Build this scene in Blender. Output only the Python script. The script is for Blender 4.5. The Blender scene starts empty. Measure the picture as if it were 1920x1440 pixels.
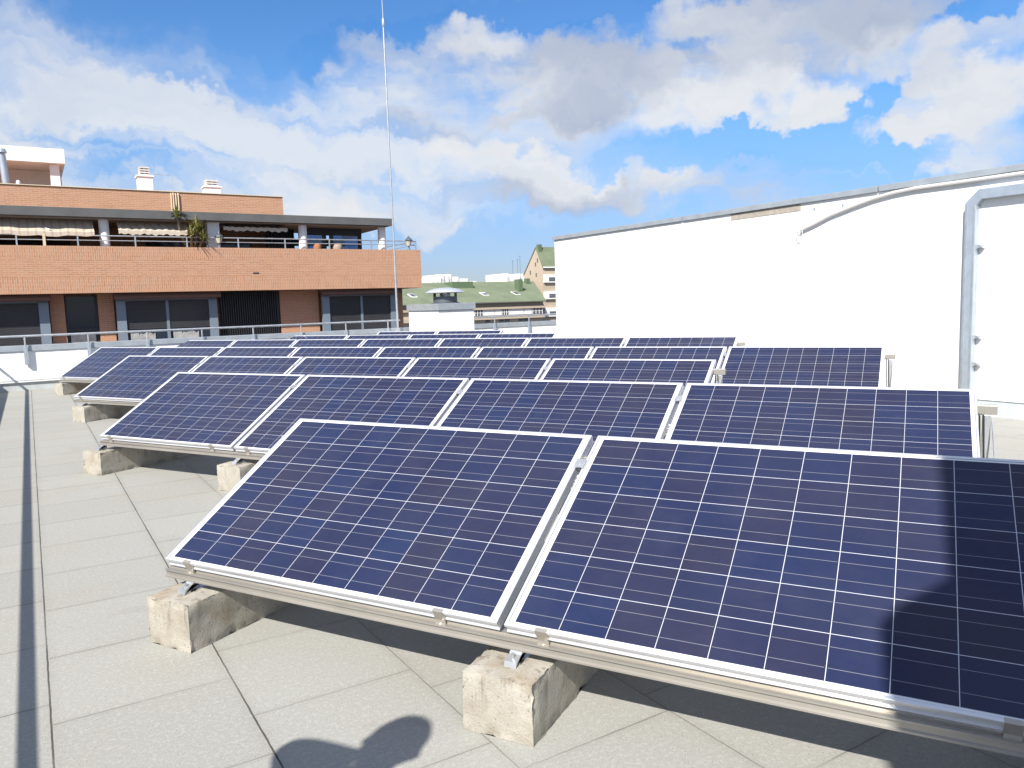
import bpy, bmesh, math, random
from mathutils import Vector, Matrix, noise
R = math.radians
random.seed(7)
S = bpy.context.scene
COL = S.collection

# ------------------------------------------------------------------ camera
CAM_Z = 1.38
cam_d = bpy.data.cameras.new('camera')
cam = bpy.data.objects.new('camera', cam_d); COL.objects.link(cam)
cam_d.sensor_width = 36; cam_d.lens = 26.8485; cam_d.clip_start = 0.05; cam_d.clip_end = 20000
rt = Vector((0.881239, 0.471641, -0.031175)); up = Vector((-0.022094, 0.106985, 0.994015)); fw = Vector((-0.472154, 0.875276, -0.1047))
cam.matrix_world = Matrix(((rt.x, up.x, -fw.x, 0), (rt.y, up.y, -fw.y, 0), (rt.z, up.z, -fw.z, CAM_Z), (0, 0, 0, 1)))
S.camera = cam

# ------------------------------------------------------------------ exposure
S.view_settings.view_transform = 'Standard'; S.view_settings.look = 'None'
S.view_settings.gamma = 1; S.view_settings.exposure = 0.92
S.view_settings.use_curve_mapping = False

# ------------------------------------------------------------------ sun (behind the camera, a little to the right of the rows' normal)
SUN_DIR = Vector((-0.12, 1.0, -0.9)).normalized()
sl = bpy.data.lights.new('sun', 'SUN'); sl.energy = 4.2; sl.angle = R(0.53); sl.color = (1.0, 0.955, 0.88)
sun = bpy.data.objects.new('sun', sl); COL.objects.link(sun)
sun.rotation_euler = SUN_DIR.to_track_quat('-Z', 'Y').to_euler()
SUN_EL = math.asin(-SUN_DIR.z)
SUN_ROT = math.atan2(-SUN_DIR.x, -SUN_DIR.y)       # clockwise from +Y

# ------------------------------------------------------------------ world: sky with procedural clouds
W = bpy.data.worlds.new('World'); S.world = W; W.use_nodes = True
nt = W.node_tree; nt.nodes.clear()
class NT:
    """small helper to write node maths as expressions"""
    def __init__(s, tree): s.t = tree
    def n(s, typ, **kw):
        nd = s.t.nodes.new(typ)
        for k, v in kw.items(): setattr(nd, k, v)
        return nd
    def link(s, a, b): s.t.links.new(a, b)
    def put(s, sock, v):
        if hasattr(v, 'is_linked') or hasattr(v, 'links'): s.link(v, sock)
        else: sock.default_value = v
    def m(s, op, a, b=None, c=None, clamp=False):
        nd = s.n('ShaderNodeMath', operation=op, use_clamp=clamp)
        s.put(nd.inputs[0], a)
        if b is not None: s.put(nd.inputs[1], b)
        if c is not None: s.put(nd.inputs[2], c)
        return nd.outputs[0]
    def v(s, op, a, b=None, scale=None):
        nd = s.n('ShaderNodeVectorMath', operation=op)
        s.put(nd.inputs[0], a)
        if b is not None: s.put(nd.inputs[1], b)
        if scale is not None: s.put(nd.inputs['Scale'], scale)
        return nd.outputs['Value'] if op in ('DOT_PRODUCT', 'LENGTH') else nd.outputs[0]
    def noise(s, vec, scale, detail=3, rough=0.5, dist=0.0):
        nd = s.n('ShaderNodeTexNoise'); s.put(nd.inputs['Vector'], vec)
        nd.inputs['Scale'].default_value = scale; nd.inputs['Detail'].default_value = detail
        nd.inputs['Roughness'].default_value = rough; nd.inputs['Distortion'].default_value = dist
        return nd.outputs['Fac'], nd.outputs['Color']
    def ramp(s, x, lo, hi, a=0.0, b=1.0, smooth=True):
        nd = s.n('ShaderNodeMapRange', interpolation_type='SMOOTHSTEP' if smooth else 'LINEAR')
        s.put(nd.inputs['Value'], x); nd.inputs['From Min'].default_value = lo; nd.inputs['From Max'].default_value = hi
        nd.inputs['To Min'].default_value = a; nd.inputs['To Max'].default_value = b
        return nd.outputs[0]
    def mix(s, f, a, b, blend='MIX'):
        nd = s.n('ShaderNodeMix', data_type='RGBA', blend_type=blend)
        s.put(nd.inputs[0], f)
        for i, c in ((6, a), (7, b)):
            s.put(nd.inputs[i], tuple(c) + (1,) if isinstance(c, (tuple, list)) and len(c) == 3 else c)
        return nd.outputs[2]
    def sep(s, v):
        nd = s.n('ShaderNodeSeparateXYZ'); s.link(v, nd.inputs[0]); return nd.outputs
    def comb(s, x, y, z=0.0):
        nd = s.n('ShaderNodeCombineXYZ')
        for i, q in enumerate((x, y, z)): s.put(nd.inputs[i], q)
        return nd.outputs[0]
w = NT(nt)
dirv = w.n('ShaderNodeTexCoord').outputs['Generated']
sky = w.n('ShaderNodeTexSky', sky_type='NISHITA', sun_disc=False, sun_elevation=SUN_EL, sun_rotation=SUN_ROT)
sky.air_density = 1.0; sky.dust_density = 0.1; sky.ozone_density = 2.5
# ragged edges: push the direction about with two sizes of noise
_, c1 = w.noise(dirv, 9.0, 5, 0.6)
_, c2 = w.noise(dirv, 34.0, 3, 0.6)
wob = w.v('ADD', w.v('SCALE', w.v('SUBTRACT', c1, (0.5, 0.5, 0.5)), scale=0.12), w.v('SCALE', w.v('SUBTRACT', c2, (0.5, 0.5, 0.5)), scale=0.045))
dw = w.v('NORMALIZE', w.v('ADD', dirv, wob))
# cloud banks: azimuth, elevation, half width, half height (degrees), tilt, density, greyness
CL = [(-55.0, 12.8, 19.1, 3.4, 11.8, 0.62, 0.12), (-39.7, 10.8, 19.7, 4.4, 1.8, 0.66, 0.15), (-57.8, 8.9, 12.3, 3.3, 1.8, 0.6, 0.1), (-30.0, 14.5, 9.7, 2.0, 1.8, 0.7, 0.05), (-47.8, 14.1, 15.0, 2.4, 13.8, 0.45, 0.05), (-39.8, 17.0, 3.4, 1.2, -6.2, 0.75, 0.4), (-34.5, 17.7, 4.0, 1.7, 1.8, 0.85, 0.45), (-29.5, 18.4, 2.7, 1.4, -13.2, 0.95, 0.1), (-26.1, 16.3, 5.2, 2.1, 1.8, 0.9, 0.55), (-21.5, 15.8, 5.4, 2.6, 11.8, 1.0, 0.75), (-22.9, 13.6, 3.5, 1.5, 1.8, 1.0, 1.0), (-18.5, 15.9, 4.3, 1.7, 1.8, 0.7, 0.6), (-13.7, 18.1, 4.0, 2.1, 1.8, 1.0, 0.35), (-8.4, 17.6, 7.2, 2.7, 1.8, 1.0, 0.75), (-2.0, 17.7, 5.4, 1.5, 1.8, 0.95, 0.7), (-13.3, 15.1, 5.1, 2.0, 1.8, 1.0, 0.3), (-15.2, 12.7, 4.2, 1.5, 1.8, 1.0, 0.05), (-10.1, 13.3, 5.0, 2.1, 1.8, 1.0, 0.1), (-5.5, 12.6, 1.8, 2.0, 1.8, 0.8, 0.1), (-1.6, 15.1, 3.2, 1.7, 11.8, 0.85, 0.15), (2.5, 14.4, 3.8, 1.8, -8.2, 0.8, 0.2), (0.6, 11.5, 5.3, 2.0, -3.2, 0.85, 0.12), (3.3, 8.7, 4.1, 1.4, 1.8, 0.85, 0.1), (-1.5, 10.3, 3.0, 0.9, 1.8, 0.7, 0.1), (4.0, 11.6, 3.2, 1.9, 1.8, 0.8, 0.15), (-25.1, 9.4, 4.0, 1.3, 6.8, 1.1, 0), (-24.0, 7.8, 5.0, 1.0, 6.8, 1.0, 0.85), (-31.3, 10.6, 4.0, 1.5, 1.8, 0.9, 0.05), (-27.9, 8.7, 5.4, 1.3, 1.8, 0.85, 0.5), (-26.2, 11.4, 9.8, 1.2, -2.2, 0.6, 0.1), (-20.1, 8.1, 4.1, 1.0, 1.8, 0.7, 0.2), (-15.9, 7.8, 2.6, 0.9, 1.8, 0.65, 0.2), (-10.1, 8.1, 4.4, 1.4, 1.8, 0.7, 0.5), (-11.9, 6.7, 6.9, 0.8, 1.8, 0.6, 0.4), (-36.5, 6.5, 7.4, 0.9, 5.8, 0.85, 0.1), (-42.2, 7.0, 4.9, 1.0, 1.8, 0.8, 0.05), (-15.4, 10.0, 1.5, 0.4, -8.2, 0.5, 0.1), (-4.0, 8.2, 2.8, 0.5, 1.8, 0.4, 0.3), (-43.7, 12.2, 11.0, 2.1, -3.2, 0.4, 0.5), (-34.0, 12.6, 4.5, 0.8, 1.8, 0.6, 0.75), (-27.7, 13.2, 1.5, 0.6, 1.8, 0.6, 0.8)]
# gaps of clear sky between the banks
CL += [(-10.1, 10.4, 5.1, 1.1, -1.2, -1.3, 0), (-18.9, 9.9, 4.1, 0.7, -4.2, -0.9, 0), (-48.8, 19.0, 10.1, 1.7, 7.8, -1.1, 0), (-23.7, 20.0, 5.7, 1.1, 1.8, -1.2, 0), (-29.2, 4.2, 5.1, 1.8, 1.8, -1.2, 0), (-15.1, 16.9, 1.6, 1.0, 31.8, -0.8, 0), (-4.7, 10.1, 2.2, 1.2, -18.2, -0.8, 0), (-3.1, 12.8, 0.9, 1.8, 26.8, -0.9, 0), (-44.8, 17.3, 3.4, 1.1, 16.8, -0.7, 0), (3.0, 16.5, 2.1, 0.8, 1.8, -1.0, 0), (-26.0, 5.9, 5.4, 0.8, 1.8, -0.9, 0), (-2.7, 8.6, 4.9, 0.6, -2.2, -0.6, 0), (-37.4, 19.6, 5.7, 1.3, 1.8, -1.0, 0), (-59.3, 11.3, 2.3, 0.9, 1.8, -0.4, 0)]
dsum = gsum = thin = None
for ci, (az, el, ra, rb, rot, st, gr) in enumerate(CL):
    a, e, q = R(az), R(el), R(rot)
    cd = Vector((math.sin(a) * math.cos(e), math.cos(a) * math.cos(e), math.sin(e)))
    hx = Vector((math.cos(a), -math.sin(a), 0)); hy = hx.cross(cd)
    ax = hx * math.cos(q) - hy * math.sin(q); ay = hx * math.sin(q) + hy * math.cos(q)
    px = w.v('DOT_PRODUCT', dw, tuple(ax / math.sin(R(ra)))); py = w.v('DOT_PRODUCT', dw, tuple(ay / math.sin(R(rb))))
    px = w.m('SUBTRACT', px, cd.dot(ax) / math.sin(R(ra))); py = w.m('SUBTRACT', py, cd.dot(ay) / math.sin(R(rb)))
    r2 = w.m('MULTIPLY_ADD', px, px, w.m('MULTIPLY', py, py))
    fall = w.ramp(r2, 1.7, 0.1, 0, st)
    if ci in (0, 1, 2, 4, 38):                      # the thin streaky sheet on the left
        fall = w.ramp(w.m('MULTIPLY_ADD', px, px, w.m('MULTIPLY', py, py)), 2.2, 0.0, 0, st)
        thin = fall if thin is None else w.m('ADD', thin, fall)
        continue
    dsum = fall if dsum is None else w.m('ADD', dsum, fall)
    g = w.m('MULTIPLY', fall, gr)
    gsum = g if gsum is None else w.m('ADD', gsum, g)
flat = w.v('MULTIPLY', dirv, (1.0, 1.0, 3.2))
n1, _ = w.noise(flat, 6.5, 7, 0.52, 0.2)
n2, _ = w.noise(flat, 3.2, 6, 0.55, 0.2)
n3, _ = w.noise(w.v('ADD', w.v('MULTIPLY', dw, (1.0, 1.0, 2.6)), (3.1, 1.7, 0.4)), 6.0, 5, 0.55, 0.4)
# elsewhere in the sky (behind the camera too) broken cloud of the same kind
z = w.sep(dirv)
away = w.ramp(w.v('DOT_PRODUCT', dirv, (-0.48, 0.86, 0.17)), 0.84, 0.66, 0, 1)
elsewhere = w.m('MULTIPLY', away, w.m('MULTIPLY', w.ramp(n2, 0.36, 0.56, 0.2, 0.95), w.ramp(z[2], 0.02, 0.2, 0.1, 1)))
base = w.m('ADD', w.m('MAXIMUM', dsum, -0.6), elsewhere)
dens = w.m('ADD', w.m('MULTIPLY', base, w.m('MULTIPLY_ADD', n1, 1.9, -0.12)), w.m('MULTIPLY', w.m('SUBTRACT', n1, 0.5), 0.5))
cover = w.ramp(dens, -0.05, 1.30, 0.02, 0.97)
sx_ = w.v('DOT_PRODUCT', dw, (0.742, 0.652, -0.16)); sy_ = w.v('DOT_PRODUCT', dw, (0.10, 0.13, 0.987))
n4, _ = w.noise(w.comb(w.m('MULTIPLY', sx_, 2.6), w.m('MULTIPLY', sy_, 16.0), 0.3), 1.8, 4, 0.42, 0.1)
sheet = w.ramp(w.m('MULTIPLY', thin, w.m('MULTIPLY_ADD', n4, 3.0, -0.72)), -0.15, 1.35, 0.0, 0.84)
cover = w.m('SUBTRACT', 1.0, w.m('MULTIPLY', w.m('SUBTRACT', 1.0, cover), w.m('SUBTRACT', 1.0, sheet)))
grey = w.m('DIVIDE', gsum, w.m('MAXIMUM', w.m('ADD', dsum, 0.25), 0.25))
grey = w.m('ADD', grey, w.m('MULTIPLY', w.m('SUBTRACT', n3, 0.5), 0.8), clamp=True)
k = 0.45
cloud = w.mix(grey, (0.97 * k, 0.995 * k, 1.03 * k), (0.37 * k, 0.46 * k, 0.67 * k))
bg_sky = w.n('ShaderNodeBackground'); bg_sky.inputs['Strength'].default_value = 0.085
hsv = w.n('ShaderNodeHueSaturation'); hsv.inputs['Saturation'].default_value = 1.35; hsv.inputs['Hue'].default_value = 0.507; w.link(sky.outputs[0], hsv.inputs['Color'])
lr, lg, lb = (w.ramp(z[2], 0.0, 0.26, q_, 1.0) for q_ in (0.36, 0.385, 0.60))
w.link(w.v('MULTIPLY', hsv.outputs[0], w.comb(lr, lg, lb)), bg_sky.inputs['Color'])
bg_cl = w.n('ShaderNodeBackground'); w.link(cloud, bg_cl.inputs['Color'])
mx = w.n('ShaderNodeMixShader'); w.link(cover, mx.inputs[0]); w.link(bg_sky.outputs[0], mx.inputs[1]); w.link(bg_cl.outputs[0], mx.inputs[2])
wo = w.n('ShaderNodeOutputWorld'); w.link(mx.outputs[0], wo.inputs['Surface'])

# ------------------------------------------------------------------ materials
def mat(name, col, rough=0.6, metal=0.0, vary=0.0, vscale=4.0, bump=0.0, bscale=60.0, spec=None, col2=None, fine=0.0, fscale=120.0):
    m = bpy.data.materials.new(name); m.use_nodes = True
    q = NT(m.node_tree); b = m.node_tree.nodes['Principled BSDF']
    b.inputs['Roughness'].default_value = rough; b.inputs['Metallic'].default_value = metal
    if spec is not None: b.inputs['Specular IOR Level'].default_value = spec
    b.inputs['Base Color'].default_value = (*col, 1)
    oc = q.n('ShaderNodeTexCoord').outputs['Object']
    c = None
    if vary or fine:
        c2 = col2 or tuple(x * (1 - vary) for x in col)
        f, _ = q.noise(oc, vscale, 5, 0.62)
        c = q.mix(q.ramp(f, 0.32, 0.68), tuple(col), tuple(c2))
        if fine:
            f2, _ = q.noise(oc, fscale, 2, 0.6)
            c = q.mix(q.ramp(f2, 0.3, 0.7, 0, fine), c, tuple(x * 0.45 for x in col))
        q.link(c, b.inputs['Base Color'])
    if bump:
        f3, _ = q.noise(oc, bscale, 4, 0.6)
        bn = q.n('ShaderNodeBump'); bn.inputs['Strength'].default_value = bump; bn.inputs['Distance'].default_value = 0.01
        q.link(f3, bn.inputs['Height']); q.link(bn.outputs[0], b.inputs['Normal'])
    return m

M = {}
M['alu'] = mat('anodised_aluminium', (0.74, 0.75, 0.78), 0.4, 0.6)
M['rail'] = mat('rail_aluminium', (0.46, 0.43, 0.38), 0.38, 0.6, vary=0.12, vscale=3)
M['steel'] = mat('galvanised_steel', (0.58, 0.60, 0.62), 0.42, 0.7, vary=0.2, vscale=9)
M['duct'] = mat('galvanised_duct', (0.44, 0.50, 0.57), 0.4, 0.45, vary=0.15, vscale=6)
M['dark_steel'] = mat('dark_steel', (0.10, 0.115, 0.13), 0.5, 0.4)
M['coping'] = mat('coping_metal', (0.42, 0.46, 0.49), 0.45, 0.4, vary=0.15, vscale=5)
M['render'] = mat('white_render', (0.80, 0.80, 0.79), 0.85, vary=0.05, vscale=1.2, bump=0.12, bscale=45)
rq = NT(M['render'].node_tree); rb_ = M['render'].node_tree.nodes['Principled BSDF']; ro_ = rq.n('ShaderNodeTexCoord').outputs['Object']
r1_, _ = rq.noise(rq.v('MULTIPLY', ro_, (6.0, 6.0, 0.35)), 1.6, 4, 0.6); r2_, _ = rq.noise(ro_, 0.8, 5, 0.65)
rcol = rq.mix(rq.ramp(r1_, 0.5, 0.75, 0, 0.30), (0.80, 0.80, 0.79), (0.62, 0.60, 0.56)); rcol = rq.mix(rq.ramp(r2_, 0.45, 0.7, 0, 0.22), rcol, (0.68, 0.67, 0.64))
rq.link(rcol, rb_.inputs['Base Color'])
M['render_grey'] = mat('pale_render', (0.60, 0.57, 0.54), 0.9, vary=0.1, vscale=1.5)
M['membrane'] = mat('grey_membrane', (0.47, 0.50, 0.50), 0.8, vary=0.18, vscale=6)
M['bare'] = mat('bare_mortar', (0.42, 0.37, 0.31), 0.95, vary=0.25, vscale=12, bump=0.4)
M['backsheet'] = mat('white_backsheet', (0.75, 0.75, 0.75), 0.5)
M['slab_dark'] = mat('dark_roof_edge', (0.115, 0.115, 0.115), 0.8, vary=0.2, vscale=1.5)
M['soffit'] = mat('soffit_plaster', (0.34, 0.27, 0.22), 0.9)
M['awning_box'] = mat('awning_cassette', (0.17, 0.095, 0.075), 0.8)
M['white_paint'] = mat('white_paint', (0.78, 0.78, 0.78), 0.7, vary=0.06, vscale=3)
M['window_frame'] = mat('blue_grey_frame', (0.19, 0.235, 0.285), 0.5, 0.2)
M['black_frame'] = mat('black_frame', (0.025, 0.025, 0.03), 0.5)
gm = bpy.data.materials.new('tinted_glass'); gm.use_nodes = True; q_ = NT(gm.node_tree); gm.node_tree.nodes.clear()
tb = q_.n('ShaderNodeBsdfTransparent'); tb.inputs[0].default_value = (0.16, 0.26, 0.42, 1)
gb = q_.n('ShaderNodeBsdfGlossy'); gb.inputs['Roughness'].default_value = 0.05; gb.inputs['Color'].default_value = (0.8, 0.9, 1, 1)
ms = q_.n('ShaderNodeMixShader'); ms.inputs[0].default_value = 0.12; q_.link(tb.outputs[0], ms.inputs[1]); q_.link(gb.outputs[0], ms.inputs[2])
q_.link(ms.outputs[0], q_.n('ShaderNodeOutputMaterial').inputs['Surface']); M['tinted'] = gm
M['screen'] = mat('dark_screen', (0.035, 0.035, 0.04), 0.55, vary=0.3, vscale=1)
M['glass'] = mat('window_glass', (0.02, 0.03, 0.045), 0.08, 0.0, spec=0.5)
M['curtain'] = mat('white_curtain', (0.5, 0.5, 0.48), 0.9, vary=0.3, vscale=6)
M['pipe_cream'] = mat('cream_pipe', (0.62, 0.50, 0.34), 0.6)
M['green_roof'] = mat('green_roof_tiles', (0.185, 0.220, 0.135), 0.9, vary=0.22, vscale=0.25, fine=0.3, fscale=3)
M['green_dark'] = mat('green_chimney', (0.10, 0.145, 0.08), 0.9)
M['tan'] = mat('tan_facade', (0.47, 0.38, 0.29), 0.9, vary=0.08, vscale=0.3)
M['white_far'] = mat('white_facade', (0.78, 0.77, 0.75), 0.9, vary=0.05, vscale=0.2)
M['far_glass'] = mat('far_window_glass', (0.10, 0.11, 0.12), 0.25)
M['cable'] = mat('white_cable', (0.62, 0.60, 0.58), 0.6)
M['terracotta'] = mat('terracotta', (0.40, 0.17, 0.09), 0.85, vary=0.2)
M['leaf'] = mat('yucca_leaf', (0.17, 0.21, 0.06), 0.6, vary=0.4, vscale=9, col2=(0.36, 0.29, 0.10))
M['bark'] = mat('yucca_bark', (0.24, 0.19, 0.13), 0.95, vary=0.3, vscale=14)
M['lamp_glass'] = mat('lamp_glass', (0.55, 0.50, 0.40), 0.2)
M['asphalt'] = mat('asphalt_ground', (0.10, 0.10, 0.10), 0.95, vary=0.3, vscale=0.05)
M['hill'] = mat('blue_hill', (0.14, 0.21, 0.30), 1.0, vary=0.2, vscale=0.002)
M['skin'] = mat('skin', (0.52, 0.30, 0.21), 0.55)
M['shirt'] = mat('blue_shirt', (0.10, 0.16, 0.30), 0.9, vary=0.2, vscale=12)
M['trousers'] = mat('grey_trousers', (0.09, 0.09, 0.10), 0.9, vary=0.2, vscale=12)
M['hair'] = mat('brown_hair', (0.035, 0.022, 0.014), 0.6)
M['shoe'] = mat('black_leather', (0.02, 0.02, 0.02), 0.4)

def mat_brick():
    m = bpy.data.materials.new('orange_brick'); m.use_nodes = True
    q = NT(m.node_tree); b = m.node_tree.nodes['Principled BSDF']; b.inputs['Roughness'].default_value = 0.9
    o = q.n('ShaderNodeTexCoord').outputs['Object']; x, y, zz = q.sep(o)
    h = q.m('ADD', x, y)
    # soldier courses (bricks on end) at the top and the foot of the balcony band, running courses between
    sold = q.m('MAXIMUM', q.m('COMPARE', zz, 3.56, 0.23), q.m('COMPARE', zz, 2.46, 0.27))
    vec = q.n('ShaderNodeMix', data_type='VECTOR'); q.link(sold, vec.inputs[0])
    q.link(q.comb(h, zz), vec.inputs[4]); q.link(q.comb(zz, h), vec.inputs[5])
    br = q.n('ShaderNodeTexBrick'); q.link(vec.outputs[1], br.inputs['Vector'])
    br.inputs['Scale'].default_value = 1.0; br.inputs['Brick Width'].default_value = 0.25; br.inputs['Row Height'].default_value = 0.068
    br.inputs['Mortar Size'].default_value = 0.010; br.inputs['Mortar Smooth'].default_value = 0.3
    br.inputs['Color1'].default_value = (0.46, 0.23, 0.13, 1); br.inputs['Color2'].default_value = (0.38, 0.185, 0.10, 1)
    br.inputs['Mortar'].default_value = (0.48, 0.35, 0.26, 1)
    f, _ = q.noise(o, 0.55, 5, 0.6); f2, _ = q.noise(q.v('MULTIPLY', o, (1, 1, 9)), 1.1, 3, 0.6)
    c = q.mix(q.ramp(f, 0.35, 0.7, 0, 0.4), br.outputs['Color'], (0.47, 0.265, 0.165))
    c = q.mix(q.ramp(f2, 0.55, 0.75, 0, 0.35), c, (0.31, 0.145, 0.08))
    q.link(c, b.inputs['Base Color'])
    return m
M['brick'] = mat_brick()

def mat_cells():
    """ten by six polycrystalline cells with white gaps and two busbars each, in the panel's own metres"""
    m = bpy.data.materials.new('solar_cells'); m.use_nodes = True
    q = NT(m.node_tree); b = m.node_tree.nodes['Principled BSDF']
    o = q.n('ShaderNodeTexCoord').outputs['Object']; x, y, _ = q.sep(o)
    rnd = q.n('ShaderNodeObjectInfo').outputs['Random']
    P = 0.1587
    cx = q.m('DIVIDE', q.m('SUBTRACT', x, 0.0330), P); cy = q.m('DIVIDE', q.m('SUBTRACT', y, 0.0205), P)
    ix, iy = q.m('FLOOR', cx), q.m('FLOOR', cy); fx, fy = q.m('FRACT', cx), q.m('FRACT', cy)
    lim = 0.9865
    inx = q.m('MULTIPLY', q.m('LESS_THAN', fx, lim), q.m('MULTIPLY', q.m('GREATER_THAN', cx, 0), q.m('LESS_THAN', cx, 9.98)))
    iny = q.m('MULTIPLY', q.m('LESS_THAN', fy, lim), q.m('MULTIPLY', q.m('GREATER_THAN', cy, 0), q.m('LESS_THAN', cy, 5.98)))
    cell = q.m('MULTIPLY', inx, iny)
    bus = q.m('MULTIPLY', q.m('MAXIMUM', q.m('COMPARE', fy, 0.27, 0.0062), q.m('COMPARE', fy, 0.715, 0.0062)), q.m('COMPARE', fx, 0.49, 0.475))
    fing = q.m('MULTIPLY', q.m('LESS_THAN', q.m('FRACT', q.m('MULTIPLY', fx, 62)), 0.12), 0.10)
    wn = q.n('ShaderNodeTexWhiteNoise'); wn.noise_dimensions = '4D'
    q.link(q.comb(ix, iy, 0.0), wn.inputs['Vector']); q.link(q.m('MULTIPLY', rnd, 91.7), wn.inputs['W'])
    wr, wg, wb = q.sep(wn.outputs['Color'])
    c = q.mix(wr, (0.0115, 0.0205, 0.066), (0.0205, 0.0215, 0.047))
    c = q.mix(q.ramp(wg, 0.75, 1, 0, 0.4, False), c, (0.009, 0.026, 0.085))
    vo = q.n('ShaderNodeTexVoronoi'); q.link(q.v('ADD', o, q.comb(rnd, q.m('MULTIPLY', wb, 3), 0.0)), vo.inputs['Vector']); vo.inputs['Scale'].default_value = 95
    vr, vg, vb = q.sep(vo.outputs['Color'])
    c = q.mix(q.m('MULTIPLY', vr, 0.35), c, (0.014, 0.022, 0.072))
    f, _ = q.noise(o, 2.2, 3, 0.5)
    c = q.mix(q.ramp(f, 0.3, 0.75, 0, 0.35), c, (0.020, 0.018, 0.038))
    c = q.mix(fing, c, (0.2, 0.2, 0.25))
    c = q.mix(bus, c, (0.17, 0.17, 0.20))
    c = q.mix(cell, (0.50, 0.51, 0.55), c)
    edge = q.m('MINIMUM', q.m('MULTIPLY', q.m('GREATER_THAN', x, 0.031), q.m('LESS_THAN', x, 1.619)), q.m('MULTIPLY', q.m('GREATER_THAN', y, 0.019), q.m('LESS_THAN', y, 0.971)))
    c = q.mix(edge, (0.72, 0.72, 0.73), c)
    seal = q.m('MAXIMUM', q.m('MAXIMUM', q.m('LESS_THAN', x, 0.0135), q.m('GREATER_THAN', x, 1.6365)), q.m('MAXIMUM', q.m('LESS_THAN', y, 0.0125), q.m('GREATER_THAN', y, 0.9775)))
    c = q.mix(seal, c, (0.16, 0.16, 0.17))
    # a little dust on the glass
    d, _ = q.noise(q.v('ADD', o, q.comb(q.m('MULTIPLY', rnd, 40), 0.0, 0.0)), 5.0, 5, 0.65)
    c = q.mix(q.ramp(d, 0.35, 0.8, 0.004, 0.022), c, (0.45, 0.42, 0.38))
    sp = q.n('ShaderNodeTexVoronoi'); q.link(q.v('ADD', o, q.comb(q.m('MULTIPLY', rnd, 17), 0.0, 0.0)), sp.inputs['Vector']); sp.inputs['Scale'].default_value = 9
    c = q.mix(q.m('MULTIPLY', q.m('MULTIPLY', q.m('LESS_THAN', sp.outputs['Distance'], 0.03), q.m('LESS_THAN', q.sep(sp.outputs['Color'])[0], 0.03)), 0.8), c, (0.7, 0.7, 0.68))
    q.link(c, b.inputs['Base Color'])
    q.link(q.ramp(d, 0.3, 0.8, 0.13, 0.30), b.inputs['Roughness'])
    b.inputs['Specular IOR Level'].default_value = 0.22
    return m
M['cells'] = mat_cells()

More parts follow.
